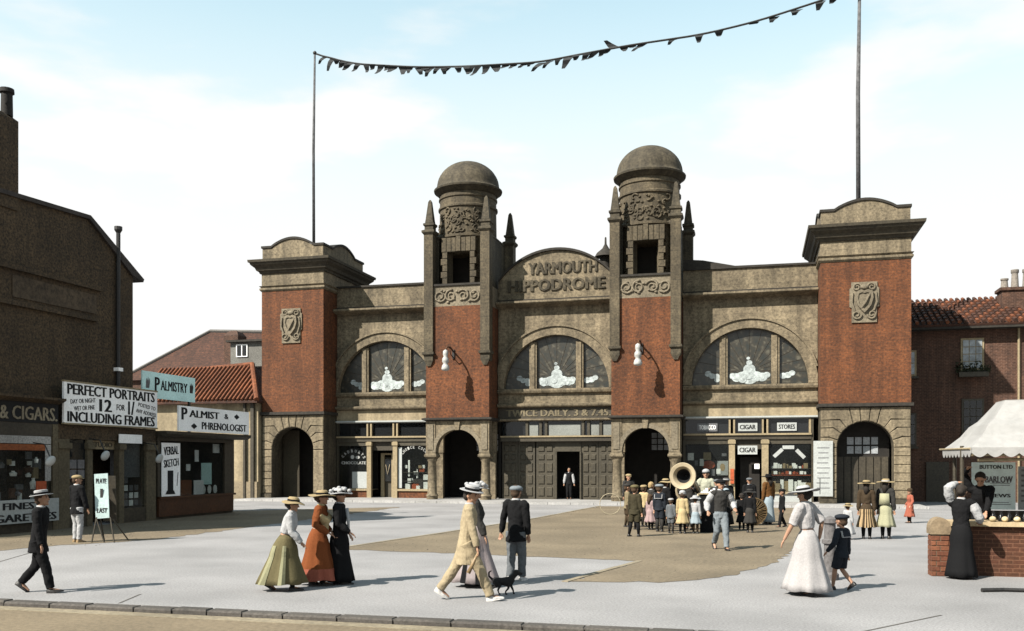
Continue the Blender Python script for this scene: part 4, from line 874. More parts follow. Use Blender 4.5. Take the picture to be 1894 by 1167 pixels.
# ================================================================ HOUSE ON THE RIGHT
RH = thing('right_brick_house', 'old red brick house with pantile roof in the shadow of the right end tower', 'house', (11, 53, 0))
rw = MB().box(7.1, 18, 53, 60, 0, 9.36).build('wall', BRICK_O, RH)
rr, *_ = roof_slope('roof', (7.05,52.3,9.2), (18.2,52.3,9.2), (18.2,56.2,11.05), (7.05,56.2,11.05), TERRAD, RH, 0)
for i in range(22):
    xx = 7.2+i*.29
    for j in range(9):
        p = Vector((xx,52.28+3.9*j/9,9.24+1.85*j/9)); q = p+Vector((0,3.9/9*1.05,1.85/9*1.05))
        MB().tube([p+Vector((0,0,.07)), q+Vector((0,0,.02))], [.11,.09], 5).build('pantile', TERRA if (i*7+j*3) % 5 < 2 else TERRAD, rr)
MB().box(7.06, 18.19, 52.36, 52.99, 8.98, 9.13).build('eaves_board', COPING, RH)
MB().rect([(12.5,14.2,54.2,55.2,9.6),(12.5,14.2,54.2,55.2,11.1),(12.4,14.3,54.1,55.3,11.15),(12.4,14.3,54.1,55.3,11.3)]).build('chimney', BRICK_O, RH)
for xx, h in ((12.75,.55),(13.25,1.0),(13.8,1.0)): MB().lathe(xx, 54.7, [(.2,11.3),(.16,11.3+h*.8),(.2,11.3+h*.85),(.2,11.3+h),(.13,11.3+h)], 12).build('chimney_pot', mat('pale_pot', (0.25,0.22,0.19), var=.4), RH, smooth='auto')
def sash(x0, x1, z0, z1, lit, nx=3, nz=4):
    f = MB().box(x0-.08, x1+.08, 52.93, 52.998, z0-.08, z1+.08).build('window', CREAMW if lit else WOODD, RH)
    wv = (x1-x0)/nx; hv = (z1-z0)/nz
    for i in range(nx):
        for j in range(nz): MB().box(x0+i*wv+.02, x0+(i+1)*wv-.02, 52.905, 52.928, z0+j*hv+.02, z0+(j+1)*hv-.02).build('pane', mat('sky_pane', (0.34,0.37,0.39), rough=.15, var=.4, scale=3) if lit else GLASSD, f)
    MB().box(x0-.16, x1+.16, 52.8, 53, z0-.2, z0-.09).build('sill', WOODD, RH)
sash(10.35, 11.3, 6.95, 8.45, True); sash(7.35, 8.05, 6.7, 7.9, True, 2, 2); sash(10.4, 11.3, 3.6, 5.3, False); sash(7.35, 8.05, 3.0, 4.6, False, 2, 3)
MB().tube([(13.0,52.9,0),(13.0,52.9,9.0)], .06, 8).build('drain_pipe', CREAMW, RH)
MB().box(8.6, 9.7, 52.9, 52.99, 0, 2.1).build('door', WOODD, RH)
FB = thing('window_box', 'dark shrubby plants in a box under the upstairs window of the right brick house', 'plants', (10.8, 52.7, 6.6))
MB().box(10.1, 11.5, 52.45, 52.79, 6.5, 6.74).build('box', WOODD, FB)
mb = MB()
for i in range(150):
    c = Vector((rnd.uniform(10.0,11.6), 52.6+rnd.uniform(-.25,.15), 6.75+abs(rnd.gauss(0,.22)))); u = Vector((rnd.uniform(-1,1),rnd.uniform(-1,1),rnd.uniform(-.3,1))).normalized()*.13; v_ = u.cross(Vector((rnd.random(),rnd.random(),rnd.random()))).normalized()*.04
    mb.add([c-u, c+v_, c+u, c-v_], [(0,1,2,3)])
mb.build('foliage', mat('dark_leaf', (0.028,0.035,0.015)), FB, kind='stuff')
# ================================================================ STALL
ST = thing('market_stall', 'street stall with brick counter and white scalloped canvas awning', 'stall', (4.6, 18.6, 0))
brk = (0.215, 0.07)
WB = mat('stall_red_brick', (0.165,0.056,0.028), var=.35, scale=18)
WB2 = mat('stall_orange_brick', (0.215,0.078,0.037), var=.35, scale=18)
MORT = mat('stall_mortar', (0.24,0.18,0.12), var=.25)
def brick_pier(x0, x1, y0, y1, z1):
    core = MB().box(x0+.012, x1-.012, y0+.012, y1-.012, 0, z1).build('pier', MORT, ST)
    z = 0.004; row = 0
    while z+.085 < z1:
        xs = [x0, (x0+x1)/2, x1] if row % 2 else [x0, x0+.09, x0+.3, x1]
        for a, b in zip(xs[:-1], xs[1:]):
            MB().cbox(a+.006, b-.006, y0-rnd.uniform(0,.005), y0+.08, z, z+.08, .006).build('brick', rnd.choice((WB,WB2,WB)), core)
        ys = [y0+.085, y0+.25, y1] if row % 2 else [y0+.085, y0+.18, y1]
        for a, b in zip(ys[:-1], ys[1:]):
            MB().box(x0-rnd.uniform(0,.004), x0+.08, a+.006, b-.006, z, z+.08).build('brick', rnd.choice((WB,WB2,WB)), core)
        z += .092; row += 1
    # rounded capping
    pts = [(x0-.02,z1)]+arc((x0+x1)/2, z1+.1, (x1-x0)/2+.02, .2, PI, 0, 12)+[(x1+.02,z1)]
    MB().prism(pts, y0-.02, y1+.02).build('pier_cap', mat('tan_cap', (0.25,0.185,0.115), var=.3, scale=14), core)
brick_pier(3.05, 3.36, 18.25, 18.6, .76)
MB().box(3.37, 6.4, 18.5, 18.75, 0, .9).build('counter_front', mat('counter_brick', (0.075,0.028,0.012), var=.35, brick=(.225,.075,.008,(.09,.04,.022)), col2=(0.09,0.03,0.014)), ST)
MB().box(3.4, 6.4, 18.4, 19.1, .905, .985).build('counter_top', mat('pale_counter', (0.50,0.38,0.23), var=.2), ST)
MB().box(3.42, 6.4, 19.3, 20.4, 0, .2).build('platform', WOODD, ST)
for xx, yy in ((3.62,18.55),(3.75,19.9),(6.2,19.9)): MB().tube([(xx,yy,0 if yy > 19 else .98),(xx,yy,2.36)], .035, 8).build('awning_post', WOODD, ST)
# hipped awning
F0, B0, zL, zT = 17.75, 20.3, 2.32, 3.18
aw = MB()
xl, xr = 3.62, 6.6
a0 = [(xl,F0,zL),(xr,F0,zL),(xr,B0,zL),(xl,B0,zL)]; a1 = [(xl+.75,F0+.95,zT),(xr,F0+.95,zT+.02),(xr,B0-.9,zT+.02),(xl+.75,B0-.9,zT)]
rings = []
for k in range(7):
    t_ = k/6; sag = -.06*math.sin(PI*t_); rings.append([tuple(Vector(p)*(1-t_)+Vector(q)*t_+Vector((0,0,sag+(.05 if k == 3 else 0)))) for p, q in zip(a0, a1)])
aw.loft(rings, cap=False); aw.add(a1, [(0,1,2,3)])
aws = aw.build('awning', CANVAS, ST); aws.modifiers.new('s','SOLIDIFY').thickness = .015
def valance(p, q, n):
    mb = MB(); p, q = Vector(p), Vector(q); top = []; bot = []
    for i in range(n*8+1):
        t_ = i/(n*8); c = p+(q-p)*t_; top.append(c); bot.append(c-Vector((0,0,.10+.07*abs(math.sin(PI*n*t_)))))
    m_ = len(top); mb.add(top+bot, [(i,i+1,m_+i+1,m_+i) for i in range(m_-1)])
    o = mb.build('valance', CANVAS, ST); o.modifiers.new('s','SOLIDIFY').thickness = .012
valance((xl,F0-.004,zL), (xr,F0-.004,zL), 12); valance((xl-.004,F0,zL), (xl-.004,B0,zL), 9)
MB().tube([(xl-.02,F0+.02,zL-.02),(xl-.02,B0+.25,zL+.0)], .02, 6).tube([(xl,F0+.05,zL-.13),(xr,F0+.05,zL-.13)], .025, 6).build('awning_rail', CREAMW, ST)
MB().tube([(3.75,17.95,2.1),(4.9,17.95,2.12)], .03, 6).build('front_pole', CREAMW, ST)
MB().box(3.9, 6.5, 20.42, 20.48, .2, 1.1).build('back_board', WOODD, ST)
t = thing('stall_poster', 'pale green bill with dark print hung at the back of the stall', 'poster', (4.6, 20.4, 1.2))
MB().box(4.16, 4.95, 20.38, 20.41, 1.12, 2.06).build('sheet', mat('pale_green_bill', (0.66,0.78,0.76), var=.1, scale=12), t)
lettering('BUTTON LTD', .6, .08, (4.6,20.376,1.97), 'S', IRON, t, .02); lettering('BARLOW', .5, .13, (4.65,20.376,1.72), 'S', GREYG, t, .03); lettering('NEWS', .4, .07, (4.66,20.376,1.40), 'S', IRON, t, .02)
for i in range(4): MB().box(4.45+rnd.uniform(0,.1), 4.9-rnd.uniform(0,.1), 20.374, 20.379, 1.22+i*.04+(.3 if i > 1 else 0), 1.232+i*.04+(.3 if i > 1 else 0)).build('print_line', GREYG, t)
t = thing('stall_poster', 'greyish white bill at the back of the stall by the picture edge', 'poster', (5.4, 20.4, 1.2))
MB().box(5.0, 5.8, 20.38, 20.41, 1.12, 1.98).build('sheet', WHITE_SUN, t)
for i in range(7): MB().box(5.05, 5.7-rnd.uniform(0,.3), 20.374, 20.379, 1.88-i*.1, 1.92-i*.1).build('print_line', GREYG, t)
k = 0
for row, (yy, n_) in enumerate(((18.62,9),(18.85,10))):
    for i in range(n_):
        xx = 4.15+i*.13+row*.06; m_ = mat('dark_bottle', (0.012,0.012,0.012), rough=.2)
        o = MB().lathe(xx, yy, [(.045,.986),(.045,1.07),(.02,1.11),(.022,1.16)], 10).build('bottle', m_, smooth='auto'); tag(o, 'small dark bottle in the rows on the stall counter', 'bottle', 'bottles on the stall counter')
for i in range(6):
    o = MB().ell((4.12+i*.2,18.5,1.035), (.06,.06,.05), 10, 6).build('bun', mat('pale_bun', (0.62,0.50,0.30)), smooth=True); tag(o, 'round cream bun in the front row on the stall counter', 'bun', 'buns on the stall counter')
tag(MB().tube([(3.45,16.2,.03),(3.8,16.33,.035),(4.9,16.35,.03)], [.035,.03,.03], 8).build('fallen_pole', IRON), 'dark pole lying on the paving in front of the stall', 'pole')
tag(MB().lathe(1.24, 17.25, [(.15,0),(.15,.1),(.11,.14),(.1,.62),(.14,.64),(.14,.70),(.1,.72),(.095,.98),(.13,1.0),(.12,1.07),(.02,1.12)], 14).build('bollard', mat('grey_bollard', (0.15,0.14,0.14), var=.4), smooth='auto'), 'grey iron bollard half hidden behind the woman in white', 'bollard')

# ================================================================ PEOPLE
def ik(a, t, l1, l2, pole):
    a, t = Vector(a), Vector(t); d = t-a; D_ = min(d.length, (l1+l2)*.999); dn = d.normalized(); t = a+dn*D_
    k = (l1*l1-l2*l2+D_*D_)/(2*D_); h = math.sqrt(max(0, l1*l1-k*k)); pl = Vector(pole); pl = (pl-dn*pl.dot(dn)).normalized()
    return a+dn*k+pl*h, t
WR = bpy.data.textures.new('wrinkle', 'CLOUDS'); WR.noise_scale = 0.11; WR.noise_depth = 2
def remesh(o, vox, smooth=5, wr=0):
    m = o.modifiers.new('r', 'REMESH'); m.mode = 'VOXEL'; m.voxel_size = vox; m.use_smooth_shade = True
    s_ = o.modifiers.new('s', 'SMOOTH'); s_.factor = .5; s_.iterations = smooth
    if wr:
        d = o.modifiers.new('d', 'DISPLACE'); d.texture = WR; d.strength = wr; d.mid_level = .5; d.texture_coords = 'GLOBAL'
CLOTH = {}
def cloth(name, c, rough=.9):
    c = tuple(v*.62 for v in c) if max(c) >= .5 else c
    return mat('cloth_'+name, c, rough=rough, spec=.08, var=.12, scale=40, bump=.2, stain=.09, stain_scale=3)
C_BLACK = cloth('black', (0.011,0.011,0.012)); C_NAVY = cloth('navy', (0.022,0.026,0.034)); C_KHAKI = cloth('khaki', (0.37,0.30,0.195)); C_WHITE = cloth('white', (0.66,0.66,0.67))
C_GREY = cloth('grey', (0.13,0.14,0.15)); C_SLATE = cloth('slate', (0.20,0.225,0.245)); C_OLIVE = cloth('olive', (0.135,0.115,0.06)); C_RUST = cloth('rust', (0.20,0.062,0.022)); C_BROWN = cloth('brown', (0.06,0.042,0.026))
C_PINK = cloth('pink', (0.58,0.42,0.42)); C_CORAL = cloth('coral', (0.55,0.17,0.11)); C_STRAW = cloth('straw', (0.56,0.43,0.24)); C_YELLOW = cloth('sand', (0.46,0.36,0.20)); C_PALE = cloth('pale_rose_white', (0.66,0.63,0.63)); C_MUSH = cloth('greyrose', (0.34,0.29,0.29)); C_DK = cloth('charcoal', (0.04,0.038,0.036)); C_BLU = cloth('blue_grey', (0.30,0.36,0.40))
HAIRD = mat('dark_hair', (0.02,0.014,0.01), var=.3, scale=40); HAIRB = mat('brown_hair', (0.06,0.033,0.016), var=.3, scale=40)
LEATH = mat('black_leather', (0.015,0.013,0.012), rough=.45); LEATHW = mat('white_canvas_shoe', (0.62,0.60,0.58)); LEATHB = mat('tan_leather', (0.30,0.20,0.10), rough=.5)
MOUTH = mat('lip', (0.30,0.09,0.07), bump=0); EYE = mat('dark_eye', (0.02,0.015,0.012), bump=0, rough=.3)

def person(label, x, y, face, H, lean=0, hz=.5, feet=((-.05,.02,0,0),(.05,.02,0,0)), hands=((-.13,.03,.43),(.13,.03,.43)), yaw=0, pitch=0,
           top=None, topm=None, legm=None, skirt=None, hat=None, hair=HAIRB, shoes=LEATH, collar=None, vest=None, apron=None, sleeve=1.0, hem=.42, bare=False,
           vox=.011, child=False, bun=False, extras=None, group=None, cat='person', sleevem=None, shorts=False, sailor=None, z0=0, face_on=True):
    """local frame: +Y is forward, +X the person's right; all lengths in body heights"""
    P = thing('person', label, cat, (x, y, z0), R(face-90), group)
    hs = .19 if child else .135           # head size as a share of height
    hs = .165 if child else .135
    W = .93 if child else 1.0
    ln = Matrix.Rotation(-R(lean), 3, 'X')
    pel = Vector((0, -.0, hz)); tl = .30 - (.02 if child else 0)
    def tor(a, b, c): return pel + ln @ Vector((a, b, c))
    shz = tl; neck = tor(0, -.005, tl+.025); hc = neck + ln @ Vector((0, .012, .0)) + Vector((0, .0, hs*.52))
    hr = Matrix.Rotation(R(yaw), 3, 'Z') @ Matrix.Rotation(-R(pitch), 3, 'X')
    sh = [tor(s_*.098*W, 0, tl-.012) for s_ in (-1, 1)]
    hip = [pel + Vector((s_*.048, 0, -.015)) for s_ in (-1, 1)]
    legs = []
    for i in (0, 1):
        fx, fy, lift, pit = feet[i]; ank = Vector((fx, fy, .04+lift)); lg = (hz-.055)*.5*1.004; lg = max(lg, (ank-hip[i]).length*.5015)
        kn, ank = ik(hip[i], ank, lg, lg, (0, 1, .15)); legs.append((hip[i], kn, ank, pit))
    arms = []
    for i in (0, 1):
        s_ = -1 if i == 0 else 1; hd = Vector(hands[i]); el, wr = ik(sh[i], hd, .17, .15, (s_*.5, -1, -.4)); arms.append((sh[i], el, wr))
    S = Matrix.Scale(H, 3)
    def mk(mb, name, m, smooth=True):
        mb.v = [(p[0]*H, p[1]*H, p[2]*H) for p in mb.v]; return mb.build(name, m, P, smooth=smooth, local=True)
    def ering(c, rx, ry, n=14, rot=None):
        rot = rot or Matrix.Identity(3); return [c + rot @ Vector((rx*math.cos(2*PI*k/n), ry*math.sin(2*PI*k/n), 0)) for k in range(n)]
    # --- body
    b = MB()
    b.loft([ering(pel+Vector((0,0,-.04)), .07, .055), ering(pel, .078*W, .06, rot=ln), ering(tor(0,0,.09), .066*W, .05, rot=ln), ering(tor(0,.004,.2), .078*W, .056, rot=ln), ering(tor(0,0,tl-.01), .085*W, .045, rot=ln), ering(tor(0,-.003,tl+.012), .04, .035, rot=ln)])
    b.tube([tor(0,-.005,tl-.02), neck, hc-Vector((0,.0,hs*.25))], [.036,.031,.03], 10)
    def hp(a, b_, c): return hc + hr @ Vector((a*hs, b_*hs, c*hs))
    b.ell(hp(0,-.02,.08), (.365*hs,.43*hs,.42*hs), 16, 12, hr); b.ell(hp(0,.1,-.2), (.27*hs,.28*hs,.29*hs), 14, 10, hr)
    b.tube([hp(0,.37,.08), hp(0,.47,-.1), hp(0,.36,-.13)], [.035*hs,.075*hs,.04*hs], 8)      # nose
    for s_ in (-1, 1): b.ell(hp(s_*.37,-.03,-.02), (.05*hs,.09*hs,.14*hs), 8, 6, hr)          # ears
    b.ell(hp(0,.3,-.4), (.12*hs,.1*hs,.08*hs), 8, 6, hr)                                       # chin
    for i, (a, e_, w_) in enumerate(arms):
        s_ = -1 if i == 0 else 1
        b.tube([a, (a+e_)/2, e_, (e_*.6+w_*.4), w_], [.03,.026,.022,.021,.014], 9)
        d = (w_-e_).normalized(); side = d.cross(Vector((0,0,1)) if abs(d.z) < .9 else Vector((0,1,0))).normalized(); nrm = side.cross(d).normalized()
        pc = w_+d*.028; b.ell(pc, (.020,.011,.03), 8, 6, Matrix((side, nrm, d)).transposed())
        for k, (o_, l_) in enumerate(((-.016,.036),(-.0055,.042),(.0055,.040),(.016,.031))):
            q = w_+d*.046+side*o_; curl = nrm*(-.012)
            b.tube([q, q+d*l_*.5+curl*.3, q+d*l_*.85+curl*1.2], [.0058,.0053,.004], 6)
        th = side*(-1 if s_ > 0 else 1); q = w_+d*.014+th*.014; b.tube([q, q+d*.02+th*.014, q+d*.04+th*.016-nrm*.006], [.007,.0062,.0048], 6)
    for i, (a, k_, n_, pit) in enumerate(legs):
        b.tube([a, (a+k_)/2, k_, k_*.65+n_*.35, n_], [.05,.044,.032,.032,.02], 10)
        fd = Vector((0, math.cos(R(pit)), -math.sin(R(pit)))); b.tube([n_-fd*.02+Vector((0,0,-.012)), n_+fd*.03-Vector((0,0,.018)), n_+fd*.085-Vector((0,0,.028))], [.02,.022,.012], 8)
    bo = mk(b, 'body', SKIN); remesh(bo, vox*.9, 3)
    # --- face
    if face_on:
        for s_ in (-1, 1): e = MB().ell(hp(s_*.15,.36,.06), (.055*hs,.03*hs,.035*hs), 8, 6, hr); mk(e, 'eye', EYE)
        for s_ in (-1, 1): mk(MB().tube([hp(s_*.08,.40,.14), hp(s_*.16,.40,.16), hp(s_*.24,.35,.13)], .018*hs, 5), 'eyebrow', hair)
        mk(MB().ell(hp(0,.37,-.24), (.1*hs,.035*hs,.022*hs), 8, 5, hr), 'mouth', MOUTH)
    # --- hair
    if hair:
        h = MB(); h.ell(hp(0,-.09,.16), (.40*hs,.42*hs,.41*hs), 16, 10, hr); h.ell(hp(0,-.22,-.08), (.34*hs,.28*hs,.3*hs), 12, 8, hr)
        if bun: h.ell(hp(0,-.42,.0), (.26*hs,.22*hs,.24*hs), 10, 8, hr); h.ell(hp(0,.0,.22), (.46*hs,.46*hs,.3*hs), 14, 8, hr)
        if bun == 'long': h.tube([hp(0,-.3,0), hp(0,-.42,-.5), hp(0,-.4,-1.1)], [.3*hs,.34*hs,.2*hs], 10)
        mk(h, 'hair', hair)
    # --- shoes
    for i, (a, k_, n_, pit) in enumerate(legs):
        fd = Vector((0, math.cos(R(pit)), -math.sin(R(pit)))); up = Vector((0, math.sin(R(pit)), math.cos(R(pit)))); sx = Vector((1,0,0)); c0 = n_
        secs = [(-.038,.018,.034),(-.03,.022,.05),(.0,.024,.052),(.035,.026,.034),(.075,.028,.024),(.1,.020,.018),(.112,.008,.012)]
        rings = []
        for (q, wd, ht) in secs:
            base = c0+fd*q-up*.04
            rings.append([base-sx*wd, base-sx*wd*.9+up*ht*.7, base-sx*wd*.4+up*ht, base+sx*wd*.4+up*ht, base+sx*wd*.9+up*ht*.7, base+sx*wd])
        mk(MB().loft(rings), 'shoe', shoes, smooth='auto')
    # --- trousers / stockings
    if legm and not skirt:
        t_ = MB()
        for (a, k_, n_, pit) in legs:
            if shorts: e_ = a+(k_-a)*.92; t_.tube([a+Vector((0,0,.02)), (a+e_)/2, e_], [.06,.062,.058], 12)
            else: t_.tube([a+Vector((0,0,.02)), (a+k_)/2, k_, (k_+n_)/2, n_+Vector((0,0,.004))], [.06,.056,.045,.042,.038], 12)
        t_.loft([ering(pel+Vector((0,0,-.06)), .085*W, .066), ering(pel, .088*W, .068), ering(tor(0,0,.1), .074*W, .058, rot=ln)])
        o = mk(t_, 'trousers', legm); remesh(o, vox*1.15, 3, .03*H/1.7)
        if shorts and not bare:
            st = MB()
            for (a, k_, n_, pit) in legs: st.tube([k_+(a-k_)*.15, k_*.6+n_*.4, n_], [.036,.036,.024], 9)
            mk(st, 'stockings', shorts)
    if skirt:
        sm_, hemz, wr_, wide = skirt[:4]; fc = Vector(((feet[0][0]+feet[1][0])/2, (feet[0][1]+feet[1][1])/2, 0)); n = 44
        ph = rnd.random()*6; rings = []; spread = abs(feet[0][1]-feet[1][1])*.5
        for k in range(10):
            t2 = k/9; c = tor(0,0,.085)*(1-t2)+Vector((fc.x*.8, fc.y*.9, hemz))*t2; e_ = t2**.95
            rx, ry = .064*W*(1-e_)+wide*e_+.03*math.sin(PI*min(1,t2*2.2))*.6, .054*(1-e_)+(wide*.95+spread*.6)*e_+.03*math.sin(PI*min(1,t2*2.2))*.6
            ring = []
            for q in range(n):
                a = 2*PI*q/n; rp = 1+1.7*wr_*t2*(math.sin(8*a+ph+.8*t2)*.55+math.sin(13*a+ph*2-.6*t2)*.3+math.sin(5*a+ph*3)*.3); ring.append(Vector((c.x+rx*rp*math.cos(a), c.y+ry*rp*math.sin(a), c.z+(.006*math.sin(5*a+ph) if k == 9 else 0))))
            rings.append(ring)
        g_ = MB().loft(rings, cap=False); o = mk(g_, 'skirt', sm_); o.modifiers.new('s','SOLIDIFY').thickness = .012
        if len(skirt) > 4:       # contrasting panels or stripes down the skirt
            for a0, a1, *rw in skirt[5]:
                ps = MB()
                for q0 in range(int(a0*n), max(int(a1*n), int(a0*n)+1)):
                  for k in range(rw[0] if rw else 2, 9):
                    c = (rings[k][q0 % n]+rings[k][(q0+n//2) % n])/2
                    def outp(p): return p+(Vector((p.x-c.x, p.y-c.y, 0)).normalized()*.006)
                    ps.add([outp(rings[k][q0 % n]), outp(rings[k][(q0+1) % n]), outp(rings[k+1][(q0+1) % n]), outp(rings[k+1][q0 % n])], [(0,1,2,3)])
                mk(ps, 'skirt_panel', skirt[4])
        if legm:
            st = MB()
            for (a, k_, n_, pit) in legs: st.tube([k_, k_*.6+n_*.4, n_], [.034,.035,.024], 9)
            mk(st, 'stockings', legm)
    # --- coat, blouse or jacket
    if topm:
        c_ = MB(); fl = .012 if hem < .45 else 0
        secs = []
        if hem < hz-.03: secs += [(Vector((0,-.0,hem)), .100*W+fl, .078+fl, None), (pel+Vector((0,0,-.02)), .096*W, .077, None)]
        secs += [(tor(0,0,.03), .088*W, .07, ln)] if hem < hz+.02 else []
        full = .014 if top == 'blouse' else 0
        secs += [(tor(0,0,.09), .078*W+(.006 if top != 'blouse' else -.002), .062, ln), (tor(0,.012 if top == 'blouse' else .006,.19), .092*W, .07+full, ln), (tor(0,.004,.255), .098*W, .064+full*.4, ln), (tor(0,-.002,tl), .084*W, .05, ln), (tor(0,-.004,tl+.022), .045, .04, ln)]
        c_.loft([ering(c, a, b2, rot=r_) for c, a, b2, r_ in secs])
        for (a, e_, w_) in arms:
            d = (w_-e_).normalized(); q = sleeve; c_.ell(a-Vector((a.x*.12,0,.006)), (.048,.046,.046), 12, 8)
            if sleevem: c_.tube([a, a+(e_-a)*.25], [.045,.042], 10)
            elif q < 1: c_.tube([a, (a+e_)/2, e_], [.046,.045,.04], 10)
            else: c_.tube([a, (a+e_)/2, e_, e_*.5+w_*.5, w_-d*.004], [.044,.041,.037,.034 if top != 'blouse' else .04,.027], 10)
        o = mk(c_, top if top in ('jacket','coat','blouse','dress_bodice','waistcoat','shirt') else 'jacket', topm); remesh(o, vox*1.1, 3, .028*H/1.7)
        if sleevem:
            c_ = MB()
            for (a, e_, w_) in arms: c_.tube([a+(e_-a)*.05, (a+e_)/2, e_, e_*.5+w_*.5, w_], [.043,.05,.046,.044,.024], 10)
            o = mk(c_, 'shirt_sleeves', sleevem); remesh(o, vox*1.1, 3, .03*H/1.7)
    if collar:
        mk(MB().loft([ering(tor(0,-.004,tl+.004), .047,.042, rot=ln), ering(neck+Vector((0,0,.012)), .038,.037), ering(neck+Vector((0,0,.012)), .034,.033)]), 'collar', collar)
    if sailor:   # square sailor collar on the back with white border
        for e_, m_, of in ((.0, C_WHITE, 0), (.012, sailor, .003)):
            w_ = .085-e_; zt, zb = tl+.012, tl-.095+e_
            p = [tor(-w_,-.062-of,tl-.01), tor(w_,-.062-of,tl-.01), tor(w_,-.082-of,zb), tor(-w_,-.082-of,zb)]; q = [v_+ln @ Vector((0,.02,0)) for v_ in p]
            mk(MB().loft([[*p],[*q]]), 'sailor_collar', m_, smooth=False)
    if apron:
        mk(MB().loft([[tor(-.06,.085,.2),tor(.06,.085,.2),tor(.06,.06,.2),tor(-.06,.06,.2)], [tor(-.07,.09,.08),tor(.07,.09,.08),tor(.07,.06,.08),tor(-.07,.06,.08)], [Vector((-.11,.14,.2)),Vector((.11,.14,.2)),Vector((.11,.1,.2)),Vector((-.11,.1,.2))]]), 'apron', apron)
    # --- hats
    if hat:
        kind, hm, bm_ = hat; hmx = Matrix.Translation(hc) @ hr.to_4x4()
        def hb(o, name, m, smooth='auto'): o.xf(hmx @ Matrix.Scale(hs, 4)); return mk(o, name, m, smooth)
        if kind == 'boater':
            hb(MB().lathe(0,-.02,[(.36,.30),(.74,.27),(.76,.29),(.75,.32),(.45,.335),(.44,.62),(.40,.66),(.02,.67)], 24), 'hat', hm); hb(MB().lathe(0,-.02,[(.452,.336),(.455,.34),(.452,.48),(.448,.485)], 24), 'hat_band', bm_)
        elif kind == 'cap':
            hb(MB().ell((0,-.04,.30),(.50,.54,.24),16,8), 'cap', hm, True); hb(MB().loft([[(-.3,.3,.2),(.3,.3,.2),(.3,.3,.24),(-.3,.3,.24)],[(-.2,.66,.12),(.2,.66,.12),(.2,.66,.15),(-.2,.66,.15)]]), 'cap_peak', bm_)
        elif kind == 'beret':
            hb(MB().ell((0,-.06,.34),(.58,.58,.22),16,8), 'cap', hm, True); hb(MB().lathe(0,-.02,[(.43,.14),(.44,.15),(.44,.26),(.42,.27)],20), 'cap_band', bm_)
        elif kind in ('wide', 'flower', 'straw'):
            br = {'wide':1.05,'flower':.95,'straw':.88}[kind]; pr = []
            o = MB().lathe(0,0,[(.36,.22),(br*.7,.22),(br,.20 if kind != 'straw' else .12),(br,.23 if kind != 'straw' else .15),(br*.7,.27),(.47,.28),(.44,.5),(.34,.6),(.02,.63)],28)
            o.v = [(p[0],p[1],p[2]+.05*math.sin(3*math.atan2(p[1],p[0]))*min(1,math.hypot(p[0],p[1]))) for p in o.v]
            hb(o, 'hat', hm)
            hb(MB().lathe(0,0,[(.475,.285),(.48,.29),(.47,.42),(.46,.43)],24), 'hat_band', bm_)
            if kind == 'flower':
                f_ = MB(); r3 = random.Random(int(x*100))
                for q in range(16): a = r3.uniform(0,6.28); rr_ = r3.uniform(.2,.75); f_.ell((rr_*math.cos(a), rr_*math.sin(a), .42+r3.uniform(-.08,.22)), (.17,.17,.14), 8, 6)
                hb(f_, 'hat_trimming', hm, True)
        elif kind == 'helmet':
            hb(MB().ell((0,0,.3),(.46,.5,.34),16,8), 'cap', hm, True); hb(MB().lathe(0,0,[(.44,.1),(.5,.1),(.5,.2),(.44,.2)],20), 'cap_band', bm_)
    if extras: extras(P, mk, arms, tor, legs, hp)
    return P

E_ = 14.7     # heading of screen-right
# far left: man in black striding right
def bag(P, mk, arms, tor, legs, hp): pass
person('man in a black suit and white boater striding past the cigars window', -10.98, 12.35, 20, 1.68, lean=5, hz=.485, feet=((-.04,-.17,.05,35),(.045,.13,0,-8)), hands=((-.16,-.03,.44),(.14,.08,.46)), pitch=-8,
       top='jacket', topm=C_BLACK, legm=C_BLACK, hem=.38, hat=('boater',C_WHITE,C_BLACK), collar=C_WHITE, vox=.009)
# man by the sandwich board
def wtrou(P, mk, arms, tor, legs, hp): pass
person('man in dark jacket and white trousers standing by the pale blue sandwich board', -16.95, 20.4, 75, 1.80, feet=((-.06,.02,0,0),(.05,.0,0,0)), hands=((-.14,.05,.45),(.13,.08,.47)), yaw=-45, top='jacket', topm=C_BLACK, legm=C_WHITE, hem=.41, shoes=LEATHB, hat=('cap',C_STRAW,C_STRAW), collar=C_WHITE)
# three women
person('woman in white blouse and flared olive skirt leading the group of three', -7.35, 13.55, 18, 1.56, lean=16, hz=.50, feet=((-.05,-.16,.03,30),(.04,.10,0,-5)), hands=((-.07,.16,.50),(.09,.20,.50)), pitch=8, top='blouse', topm=C_WHITE, hem=.56,
       skirt=(C_OLIVE,.075,.09,.18,cloth('pale_olive',(0.27,0.26,0.16)),((.64,.70),(.84,.92),(.02,.06),(.30,.36))), legm=C_BLACK, hat=('straw',C_STRAW,C_BLACK), hair=HAIRD, bun=True, collar=C_WHITE, vox=.009)
person('woman in rust red dress with cream shawl in the middle of the three', -7.15, 14.3, 10, 1.64, lean=10, hz=.5, feet=((-.05,-.05,0,10),(.04,.08,0,0)), hands=((-.08,.13,.55),(.10,.16,.54)), top='blouse', topm=C_RUST, hem=.56, skirt=(C_RUST,.06,.09,.17,C_CORAL,((0,1,7),)), legm=C_BLACK, hat=('wide',C_STRAW,C_BLACK), hair=HAIRB, bun=True, collar=C_YELLOW, vox=.009,
       extras=lambda P, mk, arms, tor, legs, hp: remesh(mk(MB().tube([tor(-.11,.0,.25),tor(-.06,.07,.2),tor(.05,.085,.17),tor(.12,.02,.23)],[.03,.05,.05,.03],10).tube([tor(.04,.08,.2),tor(.05,.1,.08)],[.04,.03],10), 'shawl', C_YELLOW), .012, 4, .02))
